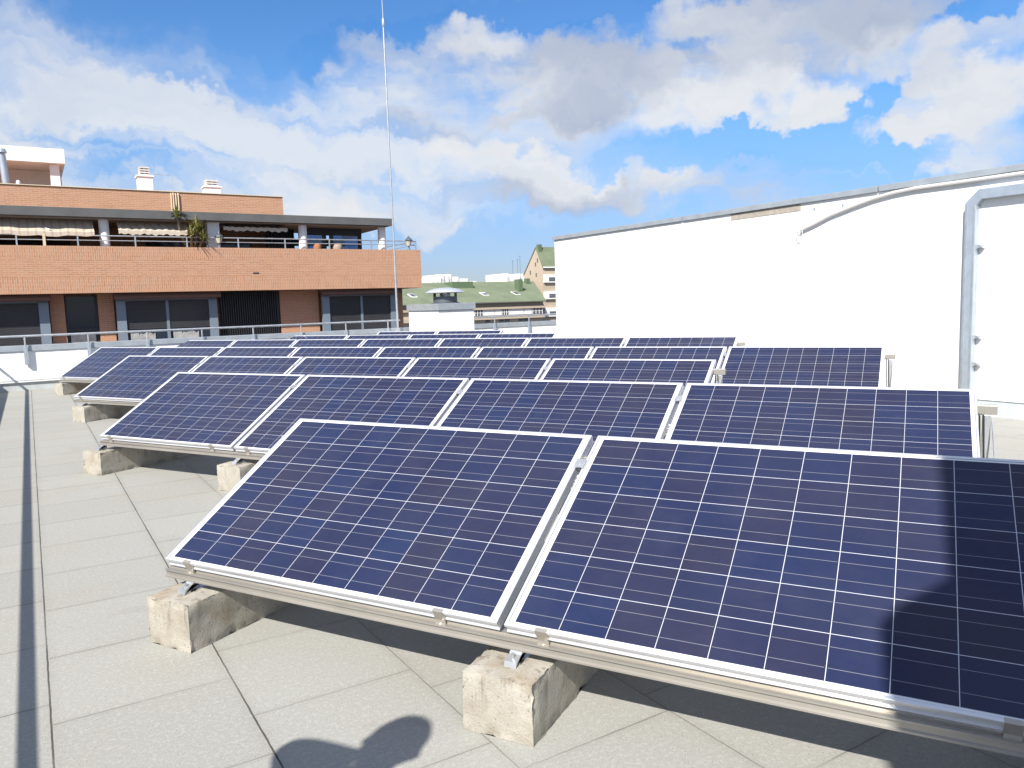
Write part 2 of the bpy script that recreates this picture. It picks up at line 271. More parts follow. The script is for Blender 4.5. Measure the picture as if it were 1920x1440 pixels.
def mat_tiles():
    """square concrete roof tiles laid along the parapets, each column of tiles shifted; coarse aggregate"""
    m = bpy.data.materials.new('concrete_roof_tiles'); m.use_nodes = True
    q = NT(m.node_tree); b = m.node_tree.nodes['Principled BSDF']; b.inputs['Roughness'].default_value = 0.95
    b.inputs['Specular IOR Level'].default_value = 0.2
    o = q.n('ShaderNodeTexCoord').outputs['Object']; x, y, _ = q.sep(o)
    wob, _ = q.noise(o, 14, 3, 0.6); wob = q.m('MULTIPLY', q.m('SUBTRACT', wob, 0.5), 0.005)
    cu = q.m('DIVIDE', q.m('ADD', q.m('ADD', x, 0.043), wob), 0.588)
    iu, fu = q.m('FLOOR', cu), q.m('FRACT', cu)
    off = q.n('ShaderNodeTexWhiteNoise', noise_dimensions='1D'); q.link(q.m('ADD', iu, 3.5), off.inputs['W'])
    shift = q.m('MULTIPLY', off.outputs['Value'], 0.6)
    ct = q.m('DIVIDE', q.m('ADD', q.m('ADD', q.m('ADD', y, shift), wob), q.m('MULTIPLY', x, 0.02)), 0.60)
    it, ft = q.m('FLOOR', ct), q.m('FRACT', ct)
    du = q.m('MULTIPLY', q.m('MINIMUM', fu, q.m('SUBTRACT', 1.0, fu)), 0.588)
    dt = q.m('MULTIPLY', q.m('MINIMUM', ft, q.m('SUBTRACT', 1.0, ft)), 0.60)
    jn, _ = q.noise(o, 2.2, 3, 0.6)
    strong = q.m('MULTIPLY_ADD', q.m('COMPARE', cu, 0.5, 0.75), 0.6, 0.4)
    even = q.m('ADD', q.m('MULTIPLY', q.m('MODULO', q.m('ABSOLUTE', iu), 2), 0.3), 0.7)
    ju = q.m('MULTIPLY', q.ramp(du, 0.0042, 0.0018, 0, 1), q.m('MULTIPLY', q.ramp(jn, 0.25, 0.6, 0.55, 1.0), strong))
    jt = q.m('MULTIPLY', q.ramp(dt, 0.0048, 0.0015, 0, 1), q.m('MULTIPLY_ADD', q.m('LESS_THAN', x, -0.10), 0.25, q.ramp(jn, 0.35, 0.7, 0.25, 0.8)))
    wn = q.n('ShaderNodeTexWhiteNoise', noise_dimensions='2D'); q.link(q.comb(iu, it), wn.inputs['Vector'])
    tone = wn.outputs['Value']
    c = q.mix(tone, (0.362, 0.359, 0.330), (0.336, 0.333, 0.306))
    big, _ = q.noise(o, 0.9, 5, 0.6)
    c = q.mix(q.ramp(big, 0.42, 0.72, 0, 0.5), c, (0.335, 0.305, 0.25))
    st_, _ = q.noise(o, 0.55, 6, 0.7, 1.2)
    c = q.mix(q.ramp(st_, 0.56, 0.60, 0, 0.16), c, (0.27, 0.255, 0.225))
    st2, _ = q.noise(q.v('ADD', o, (7.3, 2.1, 0.0)), 1.7, 6, 0.7, 0.8)
    c = q.mix(q.ramp(st2, 0.60, 0.66, 0, 0.22), c, (0.24, 0.22, 0.19))
    f1, _ = q.noise(o, 230, 3, 0.7); f2, _ = q.noise(o, 60, 4, 0.7)
    c = q.mix(q.ramp(f1, 0.40, 0.62, 0, 0.46), c, (0.22, 0.215, 0.195))
    c = q.mix(q.ramp(f2, 0.45, 0.72, 0, 0.42), c, (0.48, 0.475, 0.44))
    vo = q.n('ShaderNodeTexVoronoi'); q.link(o, vo.inputs['Vector']); vo.inputs['Scale'].default_value = 62
    c = q.mix(q.m('MULTIPLY', q.m('LESS_THAN', vo.outputs['Distance'], 0.17), q.ramp(f2, 0.45, 0.55, 0, 0.55)), c, (0.13, 0.125, 0.115))
    c = q.mix(ju, c, (0.055, 0.053, 0.05)); c = q.mix(jt, c, (0.15, 0.145, 0.13))
    # dirt gathered along the joints
    c = q.mix(q.m('MULTIPLY', q.ramp(du, 0.05, 0.0, 0, 0.25), jn), c, (0.19, 0.17, 0.14))
    c = q.mix(q.m('MULTIPLY', q.ramp(dt, 0.04, 0.0, 0, 0.22), jn), c, (0.19, 0.17, 0.14))
    q.link(c, b.inputs['Base Color'])
    bn = q.n('ShaderNodeBump'); bn.inputs['Strength'].default_value = 0.35; bn.inputs['Distance'].default_value = 0.006
    hgt = q.m('SUBTRACT', q.m('MULTIPLY', f1, 0.8), q.m('ADD', q.m('MULTIPLY', ju, 2.0), jt))
    q.link(hgt, bn.inputs['Height']); q.link(bn.outputs[0], b.inputs['Normal'])
    return m
M['tiles'] = mat_tiles()

def mat_block():
    m = bpy.data.materials.new('weathered_concrete'); m.use_nodes = True
    q = NT(m.node_tree); b = m.node_tree.nodes['Principled BSDF']; b.inputs['Roughness'].default_value = 0.95
    b.inputs['Specular IOR Level'].default_value = 0.15
    o = q.n('ShaderNodeTexCoord').outputs['Object']; rnd = q.n('ShaderNodeObjectInfo').outputs['Random']
    o = q.v('ADD', o, q.comb(q.m('MULTIPLY', rnd, 31), q.m('MULTIPLY', rnd, 17), 0.0))
    f, _ = q.noise(o, 7, 6, 0.65); f2, _ = q.noise(o, 130, 3, 0.7)
    st, _ = q.noise(q.v('MULTIPLY', o, (1, 1, 0.12)), 26, 3, 0.6)
    zz = q.sep(o)[2]
    c = q.mix(q.ramp(f, 0.35, 0.68), (0.42, 0.395, 0.345), (0.335, 0.31, 0.26))
    c = q.mix(q.m('MULTIPLY', q.ramp(st, 0.53, 0.7, 0, 0.65), q.ramp(zz, 0.03, 0.19, 0.1, 1)), c, (0.15, 0.12, 0.085))
    f4, _ = q.noise(o, 3.3, 4, 0.6)
    c = q.mix(q.ramp(f4, 0.54, 0.72, 0, 0.7), c, (0.27, 0.205, 0.13))
    c = q.mix(q.ramp(f2, 0.5, 0.7, 0, 0.35), c, (0.22, 0.19, 0.15))
    vo = q.n('ShaderNodeTexVoronoi'); q.link(o, vo.inputs['Vector']); vo.inputs['Scale'].default_value = 40
    c = q.mix(q.m('MULTIPLY', q.m('LESS_THAN', vo.outputs['Distance'], 0.14), 0.5), c, (0.16, 0.13, 0.10))
    q.link(c, b.inputs['Base Color'])
    bn = q.n('ShaderNodeBump'); bn.inputs['Strength'].default_value = 0.6; bn.inputs['Distance'].default_value = 0.012
    q.link(q.m('ADD', q.m('MULTIPLY', f2, 0.5), f), bn.inputs['Height']); q.link(bn.outputs[0], b.inputs['Normal'])
    return m
M['block'] = mat_block()

# ------------------------------------------------------------------ mesh helpers
class MB:
    def __init__(s): s.v = []; s.f = []
    def add(s, vs, fs):
        n = len(s.v); s.v += [tuple(p) for p in vs]; s.f += [tuple(i + n for i in f) for f in fs]; return s
    def box(s, x0, x1, y0, y1, z0, z1):
        vs = [(x, y, z) for z in (z0, z1) for y in (y0, y1) for x in (x0, x1)]
        return s.add(vs, [(0, 2, 3, 1), (4, 5, 7, 6), (0, 1, 5, 4), (2, 6, 7, 3), (0, 4, 6, 2), (1, 3, 7, 5)])
    def prism(s, poly, axis, a, b):
        """extrude a 2-D polygon along axis 'x','y' or 'z' between a and b"""
        n = len(poly)
        mk = {'x': lambda p, q: (q, p[0], p[1]), 'y': lambda p, q: (p[0], q, p[1]), 'z': lambda p, q: (p[0], p[1], q)}[axis]
        vs = [mk(p, a) for p in poly] + [mk(p, b) for p in poly]
        return s.add(vs, [tuple(range(n - 1, -1, -1)), tuple(range(n, 2 * n))] + [(i, (i + 1) % n, n + (i + 1) % n, n + i) for i in range(n)])
    def tube(s, pts, r, n=10, caps=True):
        pts = [Vector(p) for p in pts]; rs = r if isinstance(r, (list, tuple)) else [r] * len(pts)
        base = len(s.v); ref = None
        for i, p in enumerate(pts):
            d = (pts[min(i + 1, len(pts) - 1)] - pts[max(i - 1, 0)]).normalized()
            if ref is None: ref = d.orthogonal().normalized()
            ref = (ref - d * ref.dot(d)).normalized(); q = d.cross(ref)
            for j in range(n):
                t = 2 * math.pi * j / n
                s.v.append(tuple(p + (ref * math.cos(t) + q * math.sin(t)) * rs[i]))
        for i in range(len(pts) - 1):
            for j in range(n):
                a = base + i * n + j; b = base + i * n + (j + 1) % n
                s.f.append((a, b, b + n, a + n))
        if caps:
            s.f.append(tuple(base + j for j in range(n - 1, -1, -1))); s.f.append(tuple(base + (len(pts) - 1) * n + j for j in range(n)))
        return s
    def lathe(s, prof, c=(0, 0), n=32):
        base = len(s.v); m = len(prof)
        for r, zz in prof:
            for j in range(n):
                t = 2 * math.pi * j / n; s.v.append((c[0] + r * math.cos(t), c[1] + r * math.sin(t), zz))
        for i in range(m - 1):
            for j in range(n):
                a = base + i * n + j; b = base + i * n + (j + 1) % n; s.f.append((a, b, b + n, a + n))
        s.f.append(tuple(base + j for j in range(n - 1, -1, -1))); s.f.append(tuple(base + (m - 1) * n + j for j in range(n)))
        return s
    def mesh(s, name, m, off=(0, 0, 0)):
        me = bpy.data.meshes.new(name); o = Vector(off)
        me.from_pydata([tuple(Vector(p) - o) for p in s.v], [], s.f); me.materials.append(m)
        bm = bmesh.new(); bm.from_mesh(me); bmesh.ops.recalc_face_normals(bm, faces=bm.faces); bm.to_mesh(me); bm.free()
        return me
def link(name, me, parent=None, bevel=0.0, smooth=False):
    o = bpy.data.objects.new(name, me); COL.objects.link(o)
    if parent: o.parent = parent
    if bevel:
        bv = o.modifiers.new('bevel', 'BEVEL'); bv.width = bevel; bv.segments = 2; bv.limit_method = 'ANGLE'
    if smooth:
        for p in me.polygons: p.use_smooth = True
        me.set_sharp_from_angle(angle=R(40))
    return o
def tag(o, label, cat, group=None, kind=None):
    if label: o['label'] = label
    if cat: o['category'] = cat
    if group: o['group'] = group
    if kind: o['kind'] = kind
    return o
def empty(name, label, cat, loc=(0, 0, 0), rz=0.0, group=None):
    o = bpy.data.objects.new(name, None); COL.objects.link(o); o.empty_display_size = 0.2
    o.location = loc; o.rotation_euler = (0, 0, rz)
    return tag(o, label, cat, group)
BR = R(60.5)                                    # the building's own axes: u (to the right), t (away), turned against the panel rows
U = Vector((math.cos(BR), math.sin(BR), 0)); T = Vector((-math.sin(BR), math.cos(BR), 0))
def bw(u, t, z=0.0): return U * u + T * t + Vector((0, 0, z))
class Thing:
    """a thing in building axes: parts are written in absolute (u, t, z) and stored relative to the thing's base"""
    def __init__(s, name, label, cat, base, group=None):
        s.b = Vector(base); s.o = empty(name, label, cat, bw(*base), BR, group)
    def part(s, name, mb, m, parent=None, bevel=0.0, smooth=False, label=None):
        # texture space keeps real heights: only u and t are shifted for the mesh
        o = link(name, mb.mesh(name, M[m] if isinstance(m, str) else m, s.b), parent or s.o, bevel, smooth)
        if label: o['label'] = label
        return o
def structure(name, mb, m, building=True):
    o = link(name, mb.mesh(name, M[m])); o['kind'] = 'structure'
    if building: o.rotation_euler = (0, 0, BR)
    return o
def copy_thing(src, loc):
    r = src.copy(); COL.objects.link(r); r.location = loc
    for ch in src.children:
        c = ch.copy(); COL.objects.link(c); c.parent = r; c.matrix_parent_inverse = ch.matrix_parent_inverse.copy()
        for g in ch.children:
            d = g.copy(); COL.objects.link(d); d.parent = c
    return r

# ------------------------------------------------------------------ setting: roof deck, street level, hills
structure('roof_floor', MB().box(-1.25, 14.5, -6.5, 17.6, -0.35, 0.0), 'tiles')
structure('street_ground', MB().add([(-6000, -6000, -16), (6000, -6000, -16), (6000, 6000, -16), (-6000, 6000, -16)], [(0, 1, 2, 3)]), 'asphalt', False)
hm = MB(); N = 60
for i in range(N + 1):
    a = -1500 + 6500 * i / N
    hh = 22 + 34 * noise.noise((i * 0.13, 2.3, 0)) + 14 * noise.noise((i * 0.5, 7.3, 0))
    hm.v += [(a, 3900, -16), (a, 4100, 0.45 * hh + 6), (a, 4500, -16)]
for i in range(N):
    k0 = 3 * i; hm.f += [(k0, k0 + 3, k0 + 4, k0 + 1), (k0 + 1, k0 + 4, k0 + 5, k0 + 2)]
structure('hills', hm, 'hill')

# own building below the deck, far parapet, left parapet
th = Thing('lower_building', 'white rendered building body carrying the tiled roof terrace', 'building', (6.6, 5.5, -16))
th.part('wall', MB().box(-1.40, 14.4, -6.4, 17.70, -16, -0.36), 'render')
th = Thing('far_parapet', 'low white parapet wall with grey metal coping behind the solar panels', 'parapet', (5, 17.6, 0))
th.part('wall', MB().box(-1.19, 14.4, 17.48, 17.72, 0.0, 0.755), 'render')
th.part('coping', MB().box(-1.19, 14.43, 17.455, 17.75, 0.757, 0.868), 'coping', bevel=0.006)
th.part('ledge', MB().tube([(-1.16, 17.45, 0.215), (7.9, 17.45, 0.215)], 0.028).box(-1.16, 7.9, 17.42, 17.478, 0.165, 0.185), 'white_paint')
th.part('upstand', MB().box(-1.18, 14.4, 17.462, 17.478, 0.0, 0.162), 'membrane')
th = Thing('side_parapet', 'low white parapet wall with metal coping along the left roof edge', 'parapet', (-1.3, 5, 0))
th.part('wall', MB().box(-1.44, -1.195, -6.4, 17.72, 0.0, 0.755), 'render')
th.part('coping', MB().box(-1.47, -1.19, -6.42, 17.45, 0.757, 0.868), 'coping', bevel=0.006)

def railing(name, label, segs, group='tubular safety rails along the parapets'):
    """segs: list of (points of the tube, post places, direction inwards)"""
    pts, posts, base = segs
    th = Thing(name, label, 'railing', base, group)
    th.part('rail', MB().tube(pts, 0.023, 12), 'steel', smooth=True)
    for (u, t, du, dt) in posts:
        th.part('post', MB().tube([(u, t, 0.52), (u, t, 1.04)], 0.016, 8), 'steel')
        wv = 0.035
        if dt: b = MB().box(u - wv, u + wv, t - 0.012, t + 0.03, 0.50, 0.86).box(u - wv, u + wv, t + 0.03, t + 0.052, 0.50, 0.60)
        else: b = MB().box(t and u - 0.03 or u - 0.03, u + 0.012, t - wv, t + wv, 0.50, 0.86)
        th.part('bracket', b, 'duct', bevel=0.004)
    return th
TR = 17.40
railing('handrail', 'long grey tubular handrail on the far parapet left of the white vent block',
        ([(-1.06, TR, 1.05), (3.0, TR, 1.052), (7.74, TR, 1.06)], [(-0.07 + 1.07 * i, TR, 0, 1) for i in range(8)], (3.3, TR, 0.5)))
railing('handrail', 'short grey tubular handrail on the parapet between vent block and white wall',
        ([(8.95, TR, 1.05), (13.0, TR, 1.05)], [(9.55, TR, 0, 1), (10.46, TR, 0, 1), (11.55, TR, 0, 1), (12.6, TR, 0, 1)], (11, TR, 0.5)))
railing('handrail', 'grey tubular handrail running along the side parapet beside the tiles',
        ([(-1.06, -6.3, 1.05), (-1.06, 17.3, 1.05)], [(-1.10, y_, 1, 0) for y_ in (-5.6, -3.6, -1.6, 0.4, 17.2)], (-1.06, 5, 0.5)))

# ------------------------------------------------------------------ white wall on the right
th = Thing('white_building', 'tall plain white rendered wall with grey metal coping on the right', 'building', (11.5, 4, 0))
wb = th
th.part('wall', MB().box(8.90, 14.3, -4.5, 12.42, 0.155, 2.59), 'render')
th.part('upstand', MB().box(8.915, 14.28, -4.48, 12.40, 0.0, 0.153), 'membrane')
th.part('upstand', MB().box(8.70, 8.913, -4.48, 12.40, 0.0, 0.012), 'membrane')
cp = MB()
for a, b in ((-4.52, -1.2), (-1.18, 2.3), (2.32, 5.6), (5.62, 8.9), (8.92, 12.45)):
    cp.box(8.865, 14.33, a, b, 2.592 + 0.002 * random.random(), 2.665)
th.part('coping', cp, 'coping', bevel=0.004)
th.part('bare_patch', MB().box(8.893, 8.91, 6.73, 7.94, 2.50, 2.588), 'bare')
for tt in (6.1, 6.52):
    th.part('anchor_plug', MB().box(8.89, 8.905, tt - 0.012, tt + 0.012, 2.485, 2.515), 'duct')
th = Thing('conduit', 'galvanised rectangular cable duct climbing the white wall and turning right', 'conduit', (8.88, 4.4, 0))
du = MB()
pr = [(4.55, 0.02), (4.55, 2.32), (4.41, 2.455), (-4.3, 2.455), (-4.3, 2.345), (4.38, 2.345), (4.43, 2.29), (4.43, 0.02)]
du.prism(pr, 'x', 8.812, 8.892)
th.part('duct', du, 'duct', bevel=0.005)
th.part('cover_lip', MB().box(8.808, 8.812, 4.438, 4.46, 0.05, 2.28).box(8.808, 8.812, 4.52, 4.542, 0.05, 2.30), 'steel')
for z0 in (0.55, 0.85, 1.84):
    th.part('bracket', MB().box(8.84, 8.895, 4.365, 4.43, z0 - 0.02, z0 + 0.02).tube([(8.84, 4.385, z0), (8.82, 4.385, z0)], 0.012), 'steel')
cb = MB(); path = [(6.70, 2.24), (6.50, 2.30), (6.26, 2.385), (5.95, 2.46), (5.67, 2.52), (5.40, 2.555), (5.14, 2.57), (4.54, 2.565), (3.5, 2.56), (1.5, 2.565), (-4.4, 2.56)]
cb.tube([(8.865, a, b) for a, b in path], 0.021, 8)
o = tag(link('wall_cable', cb.mesh('wall_cable', M['cable'], (8.86, 5, 2.4)), None, 0, True), 'pale cable bundle drooping from the coping across the white wall', 'cable')
o.location = bw(8.86, 5, 2.4); o.rotation_euler = (0, 0, BR)
lp = MB()
for (ct, cz, ra, rb_) in ((6.72, 2.20, 0.05, 0.085), (6.70, 2.265, 0.045, 0.05)):
    lp.tube([(8.855, ct + ra * math.cos(q / 20 * 2 * math.pi), cz + rb_ * math.sin(q / 20 * 2 * math.pi)) for q in range(21)], 0.004, 6, False)
lo = link('wire_loop', lp.mesh('wire_loop', M['cable'], (8.86, 5, 2.4)), o, 0, True)

# ------------------------------------------------------------------ vent block with round hood, lightning rod
th = Thing('vent_block', 'white rendered vent shaft with grey cap and shiny round metal cowl', 'vent', (8.42, 16.4, 0))
th.part('shaft', MB().box(7.94, 8.88, 15.70, 17.30, 0.0, 1.275), 'render', bevel=0.01)
th.part('coping', MB().box(7.905, 8.91, 15.66, 17.34, 1.277, 1.43), 'coping', bevel=0.008)
cw = th.part('cowl', MB().lathe([(0.46, 1.685), (0.463, 1.69), (0.43, 1.72), (0.35, 1.755), (0.24, 1.785), (0.12, 1.80), (0.02, 1.803)], (8.42, 16.25), 40).lathe([(0.44, 1.68), (0.2, 1.70), (0.02, 1.705)], (8.42, 16.25), 40), 'alu', smooth=True)
th.part('collar', MB().lathe([(0.36, 1.431), (0.34, 1.445), (0.285, 1.46), (0.285, 1.59), (0.27, 1.595)], (8.42, 16.25), 32), 'dark_steel', smooth=True)
for i in range(4):
    q = R(45 + 90 * i); x, y = 8.42 + 0.26 * math.cos(q), 16.25 + 0.26 * math.sin(q)
    th.part('strut', MB().box(x - 0.03, x + 0.03, y - 0.012, y + 0.012, 1.58, 1.70), 'dark_steel')
th.part('liner', MB().lathe([(0.13, 1.59), (0.13, 1.66), (0.12, 1.665)], (8.42, 16.25), 20), 'steel', smooth=True)
th = Thing('lightning_rod', 'tall thin grey metal lightning rod standing by the far parapet', 'lightning rod', (7.65, 17.34, 0))
th.part('mast', MB().tube([(7.65, 17.34, 0.0), (7.65, 17.34, 2.6)], 0.026, 10).tube([(7.65, 17.34, 2.58), (7.64, 17.34, 8.0)], 0.019, 10), 'steel', smooth=True)
th.part('collar', MB().lathe([(0.02, 7.93), (0.034, 7.97), (0.034, 8.08), (0.012, 8.14)], (7.64, 17.34), 12), 'steel', smooth=True)
th.part('tip', MB().tube([(7.64, 17.34, 8.12), (7.637, 17.34, 8.55)], [0.013, 0.009], 8), 'steel', smooth=True)
for z0 in (0.25, 0.62):
    th.part('bracket', MB().box(7.61, 7.69, 17.30, 17.475, z0 - 0.02, z0 + 0.02), 'duct')

# ------------------------------------------------------------------ solar array
PW, PH, GAP, TILT = 1.65, 0.99, 0.0278, R(29.558)
ROWS = [(-2.8754, 2.1099, 0.0022, 2), (-6.4092, 4.1485, 0.0055, 4), (-10.0239, 6.1783, -0.0014, 5), (-13.7404, 8.2297, -0.012, 8),
        (-14.0184, 10.248, 0.0053, 7), (-12.7472, 12.2256, -0.0065, 4), (-11.2673, 13.5253, 0.0099, 2)]
ZLOW = 0.3246
ORD = ['first', 'second', 'third', 'fourth', 'fifth', 'sixth', 'seventh', 'eighth', 'ninth', 'tenth']
ROWN = ['the nearest row', 'the second row', 'the third row', 'the fourth row', 'the fifth row', 'the sixth row', 'the farthest row']
def panel_meshes():
    fr = MB()
    d, lw = 0.040, 0.011
    # frame: L-shaped bars with a thin lip above the glass
    def bar(x0, x1, y0, y1):
        fr.box(x0, x1, y0, y1, -d, 0.0)
    fr.box(0, PW, 0, lw, -0.013, 0.0).box(0.0005, PW - 0.0005, 0.0055, lw - 0.0004, -d + 0.005, -0.0128).box(0, PW, 0.001, lw, -d, -d + 0.0052)
    bar(0, PW, PH - lw, PH); bar(0, lw, lw + 1e-4, PH - lw - 1e-4); bar(PW - lw, PW, lw + 1e-4, PH - lw - 1e-4)
    fr.box(lw, PW - lw, lw, 0.032, -d, -d + 0.002).box(lw, PW - lw, PH - 0.032, PH - lw, -d, -d + 0.002)
    gl = MB().add([(lw, lw, -0.0025), (PW - lw, lw, -0.0025), (PW - lw, PH - lw, -0.0025), (lw, PH - lw, -0.0025)], [(0, 1, 2, 3)])
    bs = MB().box(lw, PW - lw, lw, PH - lw, -0.0075, -0.0032)
    jb = MB().box(PW / 2 - 0.06, PW / 2 + 0.06, PH - 0.16, PH - 0.07, -0.03, -0.008)
    # hooks gripping the lower edge, two per panel
    cls = []
    for cx in (0.135, PW - 0.235):
        c = MB().prism([(0.012, 0.003), (-0.003, 0.003), (-0.004, -0.040), (-0.012, -0.052), (-0.016, -0.066), (-0.010, -0.068), (-0.006, -0.056), (0.001, -0.044)], 'x', cx - 0.02, cx + 0.02)
        c.tube([(cx, -0.004, -0.055), (cx, -0.02, -0.055)], 0.008, 8)
        cls.append(c)
    return fr, gl, bs, jb, cls
fr, gl, bs, jb, cls = panel_meshes()
def make_panel(loc):
    o = bpy.data.objects.new('solar_panel', None); COL.objects.link(o); o.location = loc; o.rotation_euler = (TILT, 0, 0); o.empty_display_size = 0.2
    link('frame', fr.mesh('frame', M['alu']), o, 0.0015)
    link('cell_sheet', gl.mesh('cell_sheet', M['cells']), o)
    link('backsheet', bs.mesh('backsheet', M['backsheet']), o)
    link('junction_box', jb.mesh('junction_box', M['black_frame']), o)
    for c in cls: link('clamp', c.mesh('clamp', M['rail']), o)
    return o
def block_mesh(seed, bw_=0.258, bl=1.16, bh=0.205):
    """rough cast concrete: a grid that is finest at the arrises, chipped and pitted there"""
    def cuts(L, n): return [0, 0.004, 0.010] + [0.010 + (L - 0.020) * i / n for i in range(1, n)] + [L - 0.010, L - 0.004, L]
    X, Y, Zc = cuts(bw_, 12), cuts(bl, 50), cuts(bh, 10)
    nx, ny, nz = len(X) - 1, len(Y) - 1, len(Zc) - 1
    bm = bmesh.new(); idx = {}
    def P(i, j, k_):
        key = (i, j, k_)
        if key not in idx:
            v = Vector((X[i] - bw_ / 2, Y[j], Zc[k_])); p0 = v.copy()
            n0 = noise.noise(p0 * 8 + Vector((seed * 3.7, 0, 0))); n1 = noise.noise(p0 * 45 + Vector((0, seed, 0))); n2 = noise.noise(p0 * 16 + Vector((seed, 5, 0)))
            dx = 1 if i == nx else (-1 if i == 0 else 0); dy = 1 if j == ny else (-1 if j == 0 else 0); dz = 1 if k_ == nz else 0
            near = min(X[i], bw_ - X[i]) < 0.011, min(Y[j], bl - Y[j]) < 0.011, min(Zc[k_], bh - Zc[k_]) < 0.011
            chip = 0.0
            if sum(near) >= 2: chip = 0.0015 + 0.019 * max(0.0, n2 * 1.4 + n1 * 0.9 - 0.10)
            low = 0.004 * max(0, n1 + 0.1) if Zc[k_] < 0.03 else 0
            amt = 0.003 * n0 + 0.0022 * n1 - chip + low
            v += Vector((dx, dy, dz)) * amt
            if k_ == 0: v.z = 0.001
            idx[key] = bm.verts.new(v)
        return idx[key]
    for a in range(nx):
        for b in range(ny):
            bm.faces.new([P(a, b, nz), P(a + 1, b, nz), P(a + 1, b + 1, nz), P(a, b + 1, nz)]); bm.faces.new([P(a, b + 1, 0), P(a + 1, b + 1, 0), P(a + 1, b, 0), P(a, b, 0)])
    for a in range(nx):
        for c in range(nz):
            bm.faces.new([P(a, 0, c), P(a + 1, 0, c), P(a + 1, 0, c + 1), P(a, 0, c + 1)]); bm.faces.new([P(a, ny, c + 1), P(a + 1, ny, c + 1), P(a + 1, ny, c), P(a, ny, c)])
    for b in range(ny):
        for c in range(nz):
            bm.faces.new([P(0, b, c + 1), P(0, b + 1, c + 1), P(0, b + 1, c), P(0, b, c)]); bm.faces.new([P(nx, b, c), P(nx, b + 1, c), P(nx, b + 1, c + 1), P(nx, b, c + 1)])
    me = bpy.data.meshes.new('concrete_block'); bm.to_mesh(me); bm.free(); me.materials.append(M['block'])
    for p in me.polygons: p.use_smooth = True
    me.set_sharp_from_angle(angle=R(40))
    return me
BLK = [block_mesh(i) for i in range(4)]
FRONT_OFF = {0: 0.145, 1: 0.02, 2: 0.215}
proto = None; bi = 0
sT, cT = math.sin(TILT), math.cos(TILT)
for r, (x0, y0, dz, n) in enumerate(ROWS):
    zl = ZLOW + dz; Lr = n * PW + (n - 1) * GAP
    for i in range(n):
        loc = (x0 + i * (PW + GAP), y0, zl)
        if proto is None: proto = p = make_panel(loc)
        else: p = copy_thing(proto, loc)
        if n == 2: where = ('left', 'right')[i] + ' one of the two blue solar panels in ' + ROWN[r]
        elif i == 0: where = 'blue solar panel at the left end of ' + ROWN[r]
        elif i == n - 1: where = 'blue solar panel at the right end of ' + ROWN[r]
        else: where = ORD[i] + ' blue solar panel from the left in ' + ROWN[r]
        if r == 0 and i == 0: where = 'left solar panel of the nearest row, wholly in sunshine'
        if r == 0 and i == 1: where = 'nearest solar panel at right with a dark shadow on it'
        tag(p, where, 'solar panel', 'solar panels in tilted rows')
    # rack of one row
    rk = empty('panel_rack', 'aluminium rails and legs carrying the solar panels of ' + ROWN[r], 'panel rack', (x0 + Lr / 2, y0 + 0.4, 0.2), 0, 'racks under the panel rows')
    off = Vector((x0 + Lr / 2, y0 + 0.4, 0.2))
    def part(name, mb, m, bevel=0.0): return link(name, mb.mesh(name, M[m], off), rk, bevel)
    zt = zl - 0.041
    f = MB().prism([(y0 + 0.062, zt - 0.002), (y0 + 0.062, zl - 0.084), (y0 + 0.004, zl - 0.084), (y0 + 0.004, zl - 0.078), (y0 + 0.010, zl - 0.074), (y0 + 0.012, zl - 0.058), (y0 + 0.004, zl - 0.056), (y0 + 0.004, zl - 0.050), (y0 + 0.020, zl - 0.050), (y0 + 0.030, zl - 0.050), (y0 + 0.030, zt - 0.002)], 'x', x0 - 0.012, x0 + Lr + 0.02)
    part('front_rail', f, 'rail')
    yr, zr = y0 + 0.80, zl + 0.80 / cT * sT - 0.046
    part('rear_rail', MB().box(x0 - 0.06, x0 + Lr + 0.10, yr - 0.022, yr + 0.022, zr - 0.052, zr), 'rail', 0.002)
    sx = [x0 + FRONT_OFF.get(r, 0.1)] + [x0 + 1.72 + (PW + GAP) * i for i in range(n - 1)] + [x0 + Lr + 0.05]
    cbm = MB()                                    # black leads drooping from the end of the rear rail
    for q_, (dx_, sag_) in enumerate(((0.015, 0.05), (0.035, -0.03))):
        cbm.tube([(x0 + Lr - 0.05, yr + 0.01, zr - 0.03), (x0 + Lr + dx_, yr - 0.03, zr - 0.055), (x0 + Lr + dx_ + 0.01, yr - 0.035 - sag_ * 0.4, 0.30), (x0 + Lr + dx_, yr - 0.04 - sag_, 0.03), (x0 + Lr - 0.4, yr - 0.06 - sag_, 0.015), (x0 + Lr - 1.4, yr + sag_, 0.013)], 0.005, 6)
    part('cable', cbm, 'black_frame')
    for i in range(n):                            # junction leads sagging under the upper edge
        xa = x0 + i * (PW + GAP) + PW / 2
        dm = MB(); pts_ = [(xa + 0.06 + 0.04 * k_, yr + 0.02 - 0.03 * math.sin(k_), zr + 0.02 - 0.10 * math.sin(math.pi * k_ / 12) - 0.01 * (k_ % 2)) for k_ in range(13)]
        part('cable', dm.tube(pts_, 0.005, 6), 'black_frame')
    for i in range(n - 1):                       # clamps between neighbouring panels
        xm = x0 + (i + 1) * PW + (i + 0.5) * GAP
        for sl0 in (0.80,):
            cy_, cz_ = y0 + sl0 * cT, zl + sl0 * sT
            cm = MB().prism([(cy_ - 0.025 * cT, cz_ - 0.025 * sT + 0.004), (cy_ + 0.025 * cT, cz_ + 0.025 * sT + 0.004), (cy_ + 0.025 * cT - 0.003, cz_ + 0.025 * sT + 0.008), (cy_ - 0.025 * cT - 0.003, cz_ - 0.025 * sT + 0.008)], 'x', xm - 0.021, xm + 0.021)
            cm.tube([(xm, cy_ + 0.02, cz_ - 0.035), (xm, cy_ - 0.006, cz_ + 0.012)], 0.006, 8)
            part('mid_clamp', cm, 'steel')
